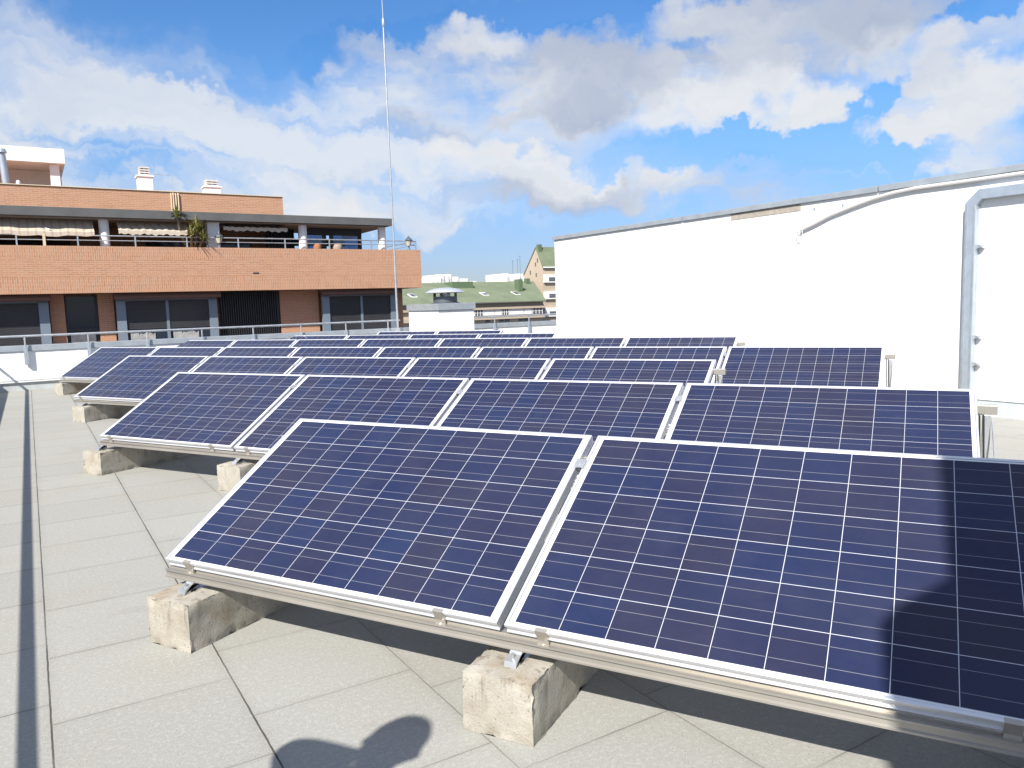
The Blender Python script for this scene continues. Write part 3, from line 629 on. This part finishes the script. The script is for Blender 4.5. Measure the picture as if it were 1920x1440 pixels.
    for j, x in enumerate(sx):
        part('leg', MB().box(x - 0.02, x + 0.02, yr - 0.02, yr + 0.02, 0.21, zr - 0.054), 'steel', 0.002)
        part('brace', MB().prism([(y0 + 0.10, 0.225), (y0 + 0.14, 0.225), (yr - 0.03, zr - 0.09), (yr - 0.03, zr - 0.06)], 'x', x + 0.022, x + 0.028), 'steel')
        fx = x + 0.0
        part('foot', MB().prism([(y0 - 0.045, 0.205), (y0 - 0.012, 0.205), (y0 - 0.012, 0.214), (y0 - 0.028, 0.214), (y0 + 0.006, zl - 0.083), (y0 + 0.05, zl - 0.086), (y0 + 0.05, zl - 0.092), (y0 - 0.005, zl - 0.092), (y0 - 0.038, 0.224)], 'x', fx - 0.022, fx + 0.022)
             .tube([(fx, y0 - 0.02, 0.20), (fx, y0 - 0.02, 0.245)], 0.006, 8).box(fx - 0.022, fx + 0.022, y0 + 0.02, y0 + 0.07, 0.203, 0.209).box(fx - 0.003, fx + 0.003, y0 + 0.0, y0 + 0.05, 0.207, zl - 0.09), 'steel')
        b = link('concrete_block', BLK[bi % 4]); bi += 1
        q = random.Random(r * 31 + j)
        b.location = (x - 0.005 + q.uniform(-0.01, 0.01), y0 - 0.125 + (0.04 if r else 0) + q.uniform(-0.012, 0.012), 0.0)
        b.rotation_euler = (0, 0, R(q.uniform(-1.2, 1.2)))
        wh = 'left end' if j == 0 else ('right end' if j == len(sx) - 1 else None)
        lab = f'concrete ballast block under the {wh} of {ROWN[r]} of panels' if wh else f'{ORD[j]} concrete ballast block from the left under {ROWN[r]} of panels'
        if r == 0 and j == 0: lab = 'brown stained rough concrete block under the nearest panel corner'
        if r == 0 and j == 1: lab = 'large pale concrete block at front centre under the nearest rail'
        tag(b, lab, 'concrete block', 'concrete blocks weighing down the panel rows')

# ------------------------------------------------------------------ brick apartment building across the street
AB = Thing('apartment_building', 'orange brick apartment building with penthouse terrace and dark flat pergola roof', 'building', (0, 36, 0))
UL = -22.0
body = AB.part('wall', MB().box(UL, 14.1, 31.3, 46, -16, 2.18), 'brick')
AB.part('balcony_band', MB().box(UL, 14.45, 30.0, 30.28, 2.19, 3.78).box(14.17, 14.45, 30.281, 34.5, 2.19, 3.78), 'brick')
AB.part('floor_slab', MB().box(UL, 14.16, 30.29, 46, 2.20, 2.50), 'soffit')
AB.part('lower_floor_band', MB().box(UL, 14.45, 30.0, 31.29, -2.6, -0.6), 'brick')
for a, b in ((-3.2, -2.7), (0.70, 1.14), (2.17, 2.68), (8.62, 10.2)):
    AB.part('pier', MB().box(a, b, 31.0, 31.295, -0.59, 2.185), 'brick')
# big windows with screens
def big_window(a, b, mulls, curtain=False):
    t0 = 30.72
    fm = MB()
    for x0, x1 in ((a, a + 0.30), (b - 0.30, b)): fm.box(x0, x1, t0 - 0.06, t0 + 0.10, -0.58, 1.90)
    for mm in mulls: fm.box(mm - 0.05, mm + 0.05, t0 - 0.03, t0 + 0.08, -0.58, 1.90)
    fm.box(a, b, t0 + 0.02, t0 + 0.09, 1.901, 1.97)
    wf = AB.part('window', fm, 'window_frame')
    low = 0.88 if curtain else 0.25
    xs = [a + 0.302] + mulls + [b - 0.302]
    for i in range(len(xs) - 1):
        s0 = xs[i] + (0.052 if i else 0); s1 = xs[i + 1] - (0.052 if i < len(xs) - 2 else 0)
        sc = MB()
        z_ = low
        while z_ < 1.88:
            sc.box(s0, s1, t0, t0 + 0.02, z_, min(z_ + 0.052, 1.89)); z_ += 0.06
        AB.part('roller_screen', sc, 'screen', wf)
        AB.part('pane', MB().box(s0, s1, t0 + 0.04, t0 + 0.05, -0.57, 1.89), 'glass', wf)
        if curtain:
            cm = MB(); nseg = 24
            for kx in range(nseg):
                xa = s0 + 0.1 + (s1 - s0 - 0.5) * kx / nseg; xb = s0 + 0.1 + (s1 - s0 - 0.5) * (kx + 1) / nseg
                cm.box(xa, xb - 0.01, t0 + 0.012 + 0.006 * (kx % 2), t0 + 0.03 + 0.006 * (kx % 2), -0.4, 0.72 + 0.08 * noise.noise((kx * 0.7, a, 0)))
            AB.part('curtain', cm, 'curtain', wf)
    AB.part('awning_box', MB().prism([(30.24, 2.06), (30.24, 1.99), (30.36, 1.96), (30.70, 2.02), (30.70, 2.17), (30.32, 2.17)], 'x', a - 0.08, b + 0.08), 'awning_box')
big_window(-6.5, -3.25, [-4.9]); big_window(-2.65, 0.66, [-1.0]); big_window(2.72, 6.15, [4.40], True); big_window(10.25, 13.55, [11.95])
# recessed door and louvred bay
dr = AB.part('door', MB().box(1.15, 1.22, 31.1, 31.2, -0.58, 2.1).box(2.08, 2.16, 31.1, 31.2, -0.58, 2.1).box(1.22, 2.08, 31.1, 31.2, 0.88, 0.97), 'black_frame')
AB.part('pane', MB().box(1.22, 2.08, 31.14, 31.15, -0.58, 0.879).box(1.22, 2.08, 31.14, 31.15, 0.971, 2.1), 'glass', dr)
AB.part('curtain', MB().box(1.26, 2.04, 31.125, 31.135, -0.5, 0.80), 'curtain', dr)
lv = MB()
xx = 6.35
while xx < 8.55: lv.box(xx, xx + 0.035, 30.95, 31.05, -0.58, 2.17); xx += 0.085
lv.box(6.33, 8.6, 31.06, 31.08, -0.58, 2.17)
AB.part('louvre_screen', lv, 'black_frame')
AB.part('vent_slot', MB().box(7.40, 7.62, 29.99, 30.01, 2.81, 2.86), 'black_frame')
# terrace: deck, back wall, dark roof, columns
AB.part('terrace_wall', MB().box(UL, 9.1, 33.4, 33.7, 2.51, 4.75), 'brick')
tw = MB()
for a, b, z0 in ((-1.2, 1.6, 2.55), (4.2, 5.5, 2.55), (6.8, 8.2, 2.55)): tw.box(a, b, 33.36, 33.398, z0, 4.3)
AB.part('terrace_window', tw, 'glass')
AB.part('pergola_roof', MB().box(UL, 13.22, 30.02, 33.7, 4.77, 5.06), 'slab_dark')
AB.part('ceiling', MB().box(UL, 13.0, 30.25, 33.65, 4.735, 4.765), 'soffit')
for u_ in (-4.4, 2.53, 9.55, 12.92):
    AB.part('column', MB().lathe([(0.165, 2.51), (0.165, 4.73)], (u_, 30.5), 20), 'white_paint', smooth=True)
AB.part('column', MB().box(5.93, 6.36, 30.35, 30.75, 2.51, 4.73), 'white_paint', label='square white column')
rl = AB.part('terrace_railing', MB().tube([(UL, 30.14, 4.12), (14.3, 30.14, 4.16), (14.3, 33.8, 4.16)], 0.024, 8).tube([(UL, 30.14, 3.96), (14.3, 30.14, 4.0), (14.3, 33.8, 4.0)], 0.016, 8), 'steel')
for u_ in (-7.5, -5.8, -4.0, -2.1, -0.08, 0.69, 1.68, 3.45, 5.15, 6.96, 8.72, 10.5, 12.3, 14.3):
    AB.part('post', MB().box(u_ - 0.022, u_ + 0.022, 30.12, 30.16, 3.782, 4.15), 'steel', rl)
AB.part('post', MB().box(0.66, 0.74, 30.10, 30.18, 3.783, 4.18), 'pipe_cream', rl)
# glass room at the right end of the terrace
gr = MB()
for u_ in (9.75, 10.75, 11.05, 12.3): gr.box(u_ - 0.07, u_ + 0.07, 31.4, 31.52, 2.52, 4.73)
gr.box(9.68, 12.37, 31.38, 31.54, 4.45, 4.728).box(12.23, 12.37, 31.55, 33.4, 4.45, 4.728)
g = AB.part('glass_room', gr, 'black_frame')
AB.part('pane', MB().box(9.83, 10.67, 31.45, 31.46, 2.52, 4.44).box(11.13, 12.22, 31.45, 31.46, 2.52, 4.44), 'tinted', g)
AB.part('rear_post', MB().box(9.9, 9.96, 33.2, 33.3, 2.52, 4.4).box(10.5, 10.56, 33.2, 33.3, 2.52, 4.4).box(11.2, 11.26, 33.2, 33.3, 2.52, 4.4).box(11.8, 11.86, 33.2, 33.3, 2.52, 4.4).box(9.8, 12.3, 33.2, 33.3, 4.15, 4.44), 'black_frame', g)
sl_ = MB(); xx = 8.55
while xx < 9.6: sl_.box(xx, xx + 0.03, 31.9, 32.0, 2.52, 4.7); xx += 0.13
sl_.box(8.5, 9.66, 32.02, 32.05, 2.52, 4.72)
AB.part('trellis', sl_, 'black_frame', g)
# awnings under the dark roof
def awning(a, b, t0, z0, t1, z1, stripes, name='awning'):
    m = bpy.data.materials.new('awning_cloth'); m.use_nodes = True
    q = NT(m.node_tree); bsd = m.node_tree.nodes['Principled BSDF']; bsd.inputs['Roughness'].default_value = 0.9
    o = q.n('ShaderNodeTexCoord').outputs['Object']; x = q.sep(o)[0]
    fr_ = q.m('FRACT', q.m('MULTIPLY', x, 4.3))
    f, _ = q.noise(o, 9, 3, 0.6)
    c = q.mix(q.m('MULTIPLY', q.m('LESS_THAN', fr_, 0.26), stripes), (0.50, 0.43, 0.35), (0.45, 0.32, 0.25))
    c = q.mix(q.ramp(f, 0.45, 0.65, 0, 0.35), c, (0.36, 0.27, 0.17))
    q.link(c, bsd.inputs['Base Color'])
    mb = MB(); N_ = 30
    for i in range(N_ + 1):
        u_ = a + (b - a) * i / N_; sag = 0.035 * math.sin(i * 1.9) + 0.02 * math.sin(i * 0.7)
        mb.v += [(u_, t0, z0), (u_, (t0 + t1) / 2, (z0 + z1) / 2 + sag), (u_, t1, z1 + sag * 0.4), (u_, t1 - 0.01, z1 - 0.14 + sag * 0.8)]
    for i in range(N_):
        for kk in range(3): p = 4 * i + kk; mb.f.append((p, p + 4, p + 5, p + 1))
    return AB.part(name, mb, m)
awning(-6.0, 2.2, 30.75, 4.72, 30.12, 4.26, 1.0)
awning(2.95, 5.2, 30.75, 4.70, 30.16, 4.36, 0.0)
awning(6.5, 8.9, 31.2, 4.72, 30.3, 4.58, 0.25)
for a, b in ((-3.0, -2.4), (0.2, 0.9), (3.3, 3.7), (4.6, 5.0)):
    AB.part('awning_arm', MB().tube([(a, 30.9, 4.66), (b, 30.16, 4.32)], 0.02, 6), 'white_paint')
# upper storey and roof clutter
AB.part('upper_wall', MB().box(UL, 9.56, 33.0, 42, 5.07, 6.16), 'brick')
AB.part('roof_rim', MB().box(UL, 9.60, 32.96, 33.04, 6.162, 6.19), 'pipe_cream')
for i, u_ in enumerate((5.18, 5.26, 5.35, 5.44)):
    AB.part('riser_pipe', MB().tube([(u_, 32.95, 5.06), (u_, 32.95, 6.05 + 0.04 * (i % 2)), (u_, 33.1, 6.2)], 0.025, 8), 'pipe_cream')
wr = AB.part('roof_house', MB().box(UL, 1.78, 35.6, 40, 7.45, 8.0), 'white_paint')
AB.part('wall', MB().box(UL, 1.7, 37.6, 39.9, 6.1, 7.44), 'render_grey', wr)
AB.part('column', MB().box(1.25, 1.58, 35.9, 36.2, 6.1, 7.44), 'white_paint', wr)
for a, b, z1, cap in ((4.42, 4.98, 7.18, 7.55), (7.06, 7.72, 6.88, 7.22)):
    ch = AB.part('chimney', MB().box(a, b, 36.0, 36.6, 5.9, z1).box(a - 0.05, b + 0.05, 35.95, 36.65, z1 + 0.002, z1 + 0.06), 'white_paint')
    cp = MB(); zz = z1 + 0.062
    mid = 0.08
    while zz < cap: cp.box(a + mid, b - mid, 36.06, 36.54, zz, zz + 0.055); zz += 0.10
    for xq in (a + 0.12, (a + b) / 2, b - 0.12): cp.box(xq - 0.03, xq + 0.03, 36.1, 36.5, z1 + 0.061, cap)
    AB.part('louvre', cp, 'render_grey', ch)
fl = AB.part('flue', MB().tube([(-0.22, 35.2, 6.1), (-0.30, 35.2, 7.62)], 0.13, 14).tube([(-0.305, 35.2, 7.64), (-0.31, 35.2, 7.78)], [0.2, 0.14], 14), 'duct', smooth=True)
AB.part('wall_vent', MB().lathe([(0.07, 6.1), (0.07, 6.3), (0.04, 6.36)], (0.14, 33.3), 10), 'white_paint')
AB.part('aerial', MB().tube([(5.8, 36.2, 6.1), (5.78, 36.2, 7.35)], 0.012, 6).tube([(5.78, 36.2, 7.33), (5.2, 36.2, 7.33), (5.1, 36.2, 7.35)], 0.009, 6), 'steel')

# plant and lanterns on the terrace
def yucca(name, label, u_, t_, z_, heads, pot=True):
    th = Thing(name, label, 'plant', (u_, t_, z_))
    if pot: th.part('pot', MB().lathe([(0.16, z_), (0.22, z_ + 0.34), (0.24, z_ + 0.36), (0.2, z_ + 0.36)], (u_, t_), 16), 'terracotta', smooth=True)
    rg = random.Random(5)
    tr = MB(); lf = MB()
    for (du_, dz_, n_, ln) in heads:
        top = Vector((u_ + du_, t_ - 0.55 + rg.uniform(-0.12, 0.12), z_ + dz_))
        tr.tube([(u_ + du_ * 0.2, t_, z_ + 0.3), (u_ + du_ * 0.7, t_ - 0.3, z_ + dz_ * 0.6), top], [0.05, 0.045, 0.035], 8)
        for i in range(n_):
            a_ = rg.uniform(0, 2 * math.pi); e_ = rg.uniform(0.0, 1.4); L_ = ln * rg.uniform(0.7, 1.1)
            dv = Vector((math.cos(a_) * math.cos(e_), math.sin(a_) * math.cos(e_), math.sin(e_)))
            sd = dv.cross(Vector((0, 0, 1))).normalized() * 0.022
            st = top + Vector((0, 0, rg.uniform(-0.12, 0.05))); md = st + dv * L_ * 0.55; en = st + dv * L_ - Vector((0, 0, 0.18 * L_ * (1.2 - math.sin(e_))))
            lf.add([st - sd * 0.6, st + sd * 0.6, md + sd, md - sd, en], [(0, 1, 2, 3), (3, 2, 4)])
    th.part('trunk', tr, 'bark', smooth=True); th.part('leaves', lf, 'leaf')
yucca('yucca_plant', 'tall spiky yucca in front of the white pillar on the brick terrace', 5.35, 30.55, 3.3, [(-0.50, 1.62, 56, 0.40), (-0.05, 0.95, 50, 0.44), (0.18, 1.18, 80, 0.55), (0.34, 0.80, 50, 0.46)])
def lantern(label, u_):
    th = Thing('lantern', label, 'lantern', (u_, 30.14, 3.78), 'lanterns on the terrace parapet')
    th.part('post', MB().lathe([(0.07, 3.782), (0.05, 3.82), (0.03, 3.86), (0.03, 3.96)], (u_, 30.0 + 0.14), 10), 'dark_steel')
    th.part('lamp_glass', MB().lathe([(0.07, 3.96), (0.13, 4.16), (0.12, 4.18)], (u_, 30.14), 8), 'lamp_glass')
    th.part('cap', MB().lathe([(0.17, 4.18), (0.14, 4.23), (0.05, 4.31), (0.02, 4.38)], (u_, 30.14), 8), 'dark_steel')
lantern('old style lantern on the right corner of the brick terrace', 13.98)
lantern('small lantern beside the square white pillar on the brick terrace', 6.28)
for lab, u_, sc_ in (('round beige pot behind the rail in front of the glass room', 11.0, 1.0), ('terracotta pot behind the rail beside the round white column', 10.15, 0.85)):
    th = Thing('flower_pot', lab, 'pot', (u_, 30.6, 3.4), 'pots on the brick terrace')
    th.part('pot', MB().lathe([(0.10 * sc_, 3.4), (0.17 * sc_, 3.75), (0.2 * sc_, 3.9), (0.16 * sc_, 4.02), (0.12 * sc_, 4.05)], (u_, 30.6), 16), 'soffit' if sc_ == 1.0 else 'terracotta', smooth=True)
    th.part('stand', MB().box(u_ - 0.12, u_ + 0.12, 30.48, 30.72, 2.505, 3.398), 'black_frame')

# ------------------------------------------------------------------ far buildings with green roofs (k: metres per sixty)
K = 2.2
def zf(z_): return 1.38 + (z_ - 1.38) * K
th = Thing('green_roof_building', 'long low tan building with green tiled roof and skylights', 'building', (76, 138, -16))
e0, e1 = 20 * K, 41.5 * K
th.part('wall', MB().box(e0, e1, 60 * K, 72 * K, -16, zf(1.50)), 'tan')
rf = th.part('roof', MB().add([(e0, 59.6 * K, zf(1.55)), (e1 + .2, 59.6 * K, zf(1.58)), (44.5 * K, 66 * K, zf(3.62)), (e0 + 5, 66 * K, zf(3.55)), (e0, 59.6 * K, zf(1.50)), (e1 + .2, 59.6 * K, zf(1.52)), (e1 + 6, 73 * K, zf(1.5)), (e0, 73 * K, zf(1.5))],
                              [(0, 1, 2, 3), (0, 4, 5, 1), (1, 5, 6, 2), (3, 2, 6, 7), (0, 3, 7, 4), (4, 7, 6, 5)]), 'green_roof')
for i, (u_, zc) in enumerate(((28.9, 2.32), (36.2, 2.40), (39.7, 2.42))):
    t_ = 62.05 * K; uu = u_ * K
    sl2 = (zf(3.55) - zf(1.55)) / (6.4 * K); zr_ = lambda t__: zf(1.56) + (t__ - 59.6 * K) * sl2
    q0, q1 = t_ - 1.1, t_ + 0.9
    sk = th.part('skylight', MB().prism([(q0, zr_(q0) + .03), (q1, zr_(q1) + .03), (q1, zr_(q1) + .16), (q0, zr_(q0) + .16)], 'x', uu - 0.62, uu + 0.62), 'white_far', rf)
    q0 += 0.12; q1 -= 0.3 if i != 1 else 0.75
    th.part('pane', MB().prism([(q0, zr_(q0) + .165), (q1, zr_(q1) + .165), (q1, zr_(q1) + .2), (q0, zr_(q0) + .2)], 'x', uu - 0.5, uu + 0.5), 'far_glass', sk)
th.part('chimney', MB().box(40.5 * K, 40.95 * K, 62.6 * K, 63.4 * K, zf(2.6), zf(3.70)), 'green_dark', rf)
th.part('chimney', MB().box(43.0 * K, 43.4 * K, 65.0 * K, 65.5 * K, zf(3.2), zf(3.85)), 'green_dark', rf)
th.part('dormer', MB().box(34.0 * K, 36.2 * K, 64.0 * K, 66 * K, zf(2.7), zf(3.58)), 'green_dark', rf)
th.part('gutter', MB().box(e0, e1, 59.5 * K, 59.6 * K, zf(1.47), zf(1.54)), 'slab_dark')
th.part('lower_band', MB().box(e0, e1, 59.75 * K, 59.99 * K, zf(0.90), zf(1.10)).box(e0, e1, 59.75 * K, 59.99 * K, zf(0.0), zf(0.30)), 'tan')
for z_lo, z_hi in ((0.37, 0.87),):
    for a, b, m_ in ((33.2, 33.9, 'white_far'), (33.95, 34.8, 'far_glass'), (34.85, 36.0, 'white_far'), (36.05, 36.75, 'white_far'), (36.8, 37.55, 'far_glass'), (37.6, 39.2, 'white_far'), (39.3, 40.1, 'white_far'), (40.2, 41.3, 'far_glass')):
        wdw = th.part('window', MB().box(a * K, b * K, 59.9 * K, 59.995 * K, zf(z_lo), zf(z_hi)), m_)
        if m_ == 'far_glass':
            fm = MB(); st_ = a
            while st_ <= b + 0.01: fm.box(st_ * K - 0.05, st_ * K + 0.05, 59.86 * K, 59.898 * K, zf(z_lo), zf(z_hi)); st_ += (b - a) / 3
            fm.box(a * K, b * K, 59.85 * K, 59.895 * K, zf(0.6), zf(0.64))
            th.part('sash', fm, 'white_far', wdw)
for a in (35.1, 36.6, 37.2, 38.7, 39.3):
    th.part('window', MB().box(a * K, (a + 0.42) * K, 59.93 * K, 59.995 * K, zf(-0.35), zf(-0.04)), 'far_glass')
th = Thing('gable_building', 'tall tan building with steep green roof beside the white wall', 'building', (106, 148, -16))
ub, tf, tb, ta = 45.70 * K, 66 * K, 69.6 * K, 67.15 * K
zt = zf(4.95)
gv = [(tf, -16), (tb, -16), (tb, zf(4.3)), (ta, zf(7.05)), (tf, zt)]
th.part('wall', MB().prism(gv, 'x', ub, ub + 40), 'tan')
rv = [(tf - 0.25, zt - 0.1), (ta, zf(7.08)), (tb, zf(4.33)), (tb, zf(4.45)), (ta, zf(7.22)), (tf - 0.25, zt + 0.25)]
rf = th.part('roof', MB().prism(rv, 'x', ub - 0.15, ub + 40), 'green_roof')
th.part('chimney', MB().box(ub + 0.3, ub + 1.2, ta - 0.7, ta + 0.2, zf(6.6), zf(7.45)), 'green_dark', rf)
th.part('gutter', MB().box(ub, ub + 40, tf - 0.45, tf - 0.26, zt + 0.0, zt + 0.30), 'white_far')
for z0, z1 in ((3.44, 4.27), (1.72, 2.52), (-0.1, 0.8)):
    wp = th.part('window', MB().box(ub + 0.05, ub + 30, tf - 0.5, tf - 0.02, zf(z0), zf(z1)), 'white_far')
    for i in range(8):
        x0 = ub + 1.3 + i * 3.4
        th.part('pane', MB().box(x0, x0 + 1.9, tf - 0.56, tf - 0.51, zf(z0) + 0.35, zf(z0) + 0.75).box(x0, x0 + 1.9, tf - 0.56, tf - 0.51, zf(z0) + 0.85, zf(z0) + 1.2), 'far_glass', wp)
for t_, z_ in ((66.9, 5.6), (67.3, 5.2), (68.3, 4.4), (67.2, 4.1)):
    th.part('window', MB().box(ub - 0.06, ub - 0.01, t_ * K - 0.2, t_ * K + 0.2, zf(z_), zf(z_) + 0.9), 'far_glass')
# white blocks on the horizon
def far_block(label, bl, grp='white blocks on the horizon'):
    th = Thing('tower_block', label, 'building', (bl[0][0], 330, -16), grp)
    for i, (a, b, zt_) in enumerate(bl):
        th.part('wall', MB().box(a, b, 330 + i * 0.5, 350, -16, zt_), 'white_far')
        wn_ = MB(); xq = a + 0.6
        while xq < b - 1.0: wn_.box(xq, xq + 0.9, 330 + i * 0.5 - 0.06, 330 + i * 0.5 - 0.01, zt_ - 3.4, zt_ - 2.2); xq += 2.4
        th.part('window', wn_, 'render_grey')
    return th
f5 = 2.2
zz_ = lambda z_: 1.38 + (z_ - 1.38) * f5
far_block('white apartment blocks on the horizon above the green roof, left group', [(74.5 * f5, 76.9 * f5, zz_(7.6)), (76.9 * f5, 77.7 * f5, zz_(8.2)), (77.7 * f5, 79.0 * f5, zz_(7.9)), (79.0 * f5, 79.8 * f5, zz_(8.25)), (79.8 * f5, 81.7 * f5, zz_(7.7)), (81.7 * f5, 84.2 * f5, zz_(7.3)), (84.2 * f5, 86.5 * f5, zz_(6.7))])
far_block('white apartment block on the horizon beside the tan gable', [(93.5 * f5, 94.3 * f5, zz_(8.3)), (94.3 * f5, 97.5 * f5, zz_(7.7)), (97.5 * f5, 100.5 * f5, zz_(8.25))])
for i, (u_, z1) in enumerate(((42.25, 5.75), (42.85, 5.9), (43.15, 6.25))):
    b = Thing('roof_aerial', ['left and shortest of three thin aerials on the green roof', 'middle one of three thin aerials on the green roof', 'right and tallest of three thin aerials on the green roof'][i], 'aerial', (u_ * K, 146, zf(3.4)), 'aerials on the green roof')
    b.part('mast', MB().tube([(u_ * K, 146, zf(3.3)), (u_ * K, 146, zf(z1))], 0.035, 6), 'dark_steel')
    b.part('crossbar', MB().tube([(u_ * K - 0.35, 146, zf(z1) - 0.2), (u_ * K + 0.35, 146, zf(z1) - 0.2)], 0.02, 5), 'dark_steel')

# ------------------------------------------------------------------ behind the camera: an added shadow caster and the person whose shadows fall into view
st = MB()
o = empty('shadow_caster', 'added tall white shadow caster behind the camera, shading the nearest panel', 'chimney', (1.0, -1.3, 0))  # added stand-in for an unknown caster; throws the shadow on the right-hand panel
off = Vector((0.95, -1.3, 0))
o.rotation_euler = (0, 0, math.atan(0.12))
def caster_part(name, poly): link(name, MB().prism([(x - 0.95, z_) for x, z_ in poly], 'y', 0.14, 0.40).mesh(name, M['render']), o, 0.01)  # profiles cut to the wanted shadow outline
caster_part('shaft', [(0.42, 0), (1.7, 0), (1.7, 2.93), (0.42, 2.93)])
caster_part('shoulder', [(0.40, 2.932), (1.7, 2.932), (1.7, 3.66), (0.49, 3.66), (0.345, 3.50), (0.30, 3.43), (0.30, 3.36), (0.345, 3.15)])
caster_part('flue', [(0.49, 3.662), (1.65, 3.662), (1.65, 4.52), (0.53, 4.52)])  # upper step of the added caster, shaped for the straight shadow edge

def skin_obj(name, verts, edges, rad, m, parent, off, sub=2, root=0):
    me = bpy.data.meshes.new(name); me.from_pydata([tuple(Vector(p) - off) for p in verts], edges, []); me.materials.append(m)
    o = bpy.data.objects.new(name, me); COL.objects.link(o); o.parent = parent
    sk = o.modifiers.new('skin', 'SKIN'); sk.use_smooth_shade = True
    for i, r_ in enumerate(rad):
        me.skin_vertices[0].data[i].radius = (r_, r_) if not isinstance(r_, tuple) else r_
    me.skin_vertices[0].data[root].use_root = True
    sb = o.modifiers.new('subsurf', 'SUBSURF'); sb.levels = sub; sb.render_levels = sub
    return o
def person(label, loc, rz):
    root = empty('person', label, 'person', loc, rz); Z = Vector((0, 0, 0))
    V = []; E = []; Rd = []
    def add(p, r_, par=None):
        V.append(p); Rd.append(r_)
        if par is not None: E.append((par, len(V) - 1))
        return len(V) - 1
    pel = add((0, 0, 0.96), (0.16, 0.12)); wa = add((0, 0, 1.10), (0.145, 0.105), pel); chs = add((0, 0.01, 1.28), (0.165, 0.115), wa); up_ = add((0, 0, 1.42), (0.13, 0.09), chs)
    nk = add((0, 0.01, 1.50), 0.058, up_); hd0 = add((0, 0.03, 1.57), (0.066, 0.078), nk); hd1 = add((0, 0.035, 1.65), (0.078, 0.096), hd0); hd2 = add((0, 0.02, 1.72), (0.060, 0.075), hd1)
    def hand(wr, d, side, curl):
        d = Vector(d).normalized(); sd = Vector(side).normalized(); nr = d.cross(sd).normalized()
        base = Vector(V[wr]); pm = add(tuple(base + d * 0.05), (0.036, 0.018), wr)
        for i, (o_, L_) in enumerate(((-0.030, 0.070), (-0.010, 0.080), (0.011, 0.074), (0.031, 0.058))):
            k0 = add(tuple(base + d * 0.095 + sd * o_), 0.0095, pm)
            k1 = add(tuple(base + d * (0.095 + L_ * 0.55) + sd * o_ * 1.1 + nr * curl * 0.35), 0.0085, k0)
            add(tuple(base + d * (0.095 + L_ * 0.9) + sd * o_ * 1.1 + nr * curl), 0.0075, k1)
        t0 = add(tuple(base + d * 0.04 - sd * 0.045), 0.011, pm); add(tuple(base + d * 0.085 - sd * 0.062 + nr * curl * 0.5), 0.009, t0)
    # right arm hangs, left arm is raised to the side of the head
    s = add((0.17, 0, 1.40), 0.062, up_); e = add((0.245, -0.02, 1.12), 0.045, s); wr = add((0.26, 0.06, 0.88), 0.028, e); hand(wr, (0.02, 0.1, -1), (0, 1, 0.1), 0.02)
    s = add((-0.17, 0, 1.41), 0.062, up_); e = add((-0.33, 0.02, 1.50), 0.05, s); wr = add((-0.15, -0.02, 1.575), 0.032, e); hand(wr, (1, -0.5, 0.5), (0.4, 0.2, 0.9), 0.03)
    for sx in (-1, 1):
        h = add((0.09 * sx, 0, 0.88), 0.088, pel); kn = add((0.10 * sx, 0.02, 0.50), 0.060, h); an = add((0.11 * sx, -0.02, 0.09), 0.038, kn); add((0.12 * sx, 0.13, 0.04), (0.042, 0.028), an)
    skin_obj('body', V, E, Rd, M['skin'], root, Z)
    # face
    fc = MB().tube([(0, 0.125, 1.655), (0, 0.148, 1.618), (0, 0.125, 1.612)], [0.008, 0.016, 0.012], 8)
    link('nose', fc.mesh('nose', M['skin']), root, 0, True)
    for sx in (-1, 1):
        link('eye', MB().lathe([(0.002, 1.641), (0.012, 1.65), (0.002, 1.659)], (0.03 * sx, 0.118), 10).mesh('eye', M['white_paint']), root, 0, True)
        link('ear', MB().tube([(0.083 * sx, 0.02, 1.60), (0.094 * sx, 0.005, 1.635), (0.086 * sx, 0.01, 1.665)], [0.008, 0.016, 0.010], 8).mesh('ear', M['skin']), root, 0, True)
    link('mouth', MB().box(-0.024, 0.024, 0.105, 0.122, 1.572, 1.582).mesh('mouth', M['terracotta']), root, 0.003)
    hr = MB().lathe([(0.092, 1.64), (0.100, 1.68), (0.096, 1.72), (0.075, 1.762), (0.035, 1.785), (0.002, 1.788)], (0, -0.012), 20)
    link('hair', hr.mesh('hair', M['hair']), root, 0, True)
    skin_obj('shirt', [(0, 0, 0.93), (0, 0, 1.10), (0, 0.01, 1.28), (0, 0, 1.43), (0.175, 0, 1.405), (0.235, -0.015, 1.17), (-0.175, 0, 1.415), (-0.305, 0.018, 1.485)],
             [(0, 1), (1, 2), (2, 3), (3, 4), (4, 5), (3, 6), (6, 7)], [(0.178, 0.135), (0.165, 0.122), (0.19, 0.142), (0.155, 0.115), 0.085, 0.070, 0.085, 0.070], M['shirt'], root, Z)
    skin_obj('trousers', [(0, 0, 0.96), (0.09, 0, 0.86), (0.10, 0.02, 0.50), (0.11, -0.02, 0.11), (-0.09, 0, 0.86), (-0.10, 0.02, 0.50), (-0.11, -0.02, 0.11)],
             [(0, 1), (1, 2), (2, 3), (0, 4), (4, 5), (5, 6)], [(0.172, 0.13), 0.102, 0.078, 0.064, 0.102, 0.078, 0.064], M['trousers'], root, Z)
    for sx in (-1, 1):
        link('shoe', MB().prism([(-0.09, 0.0), (0.19, 0.0), (0.195, 0.03), (0.13, 0.065), (0.02, 0.10), (-0.08, 0.10), (-0.095, 0.04)], 'x', 0.115 * sx - 0.046, 0.115 * sx + 0.046).mesh('shoe', M['shoe']), root, 0.012, True)
    return root
person('person in a blue shirt with one hand raised beside the head', (-1.23, -0.02, 0.0), R(0))
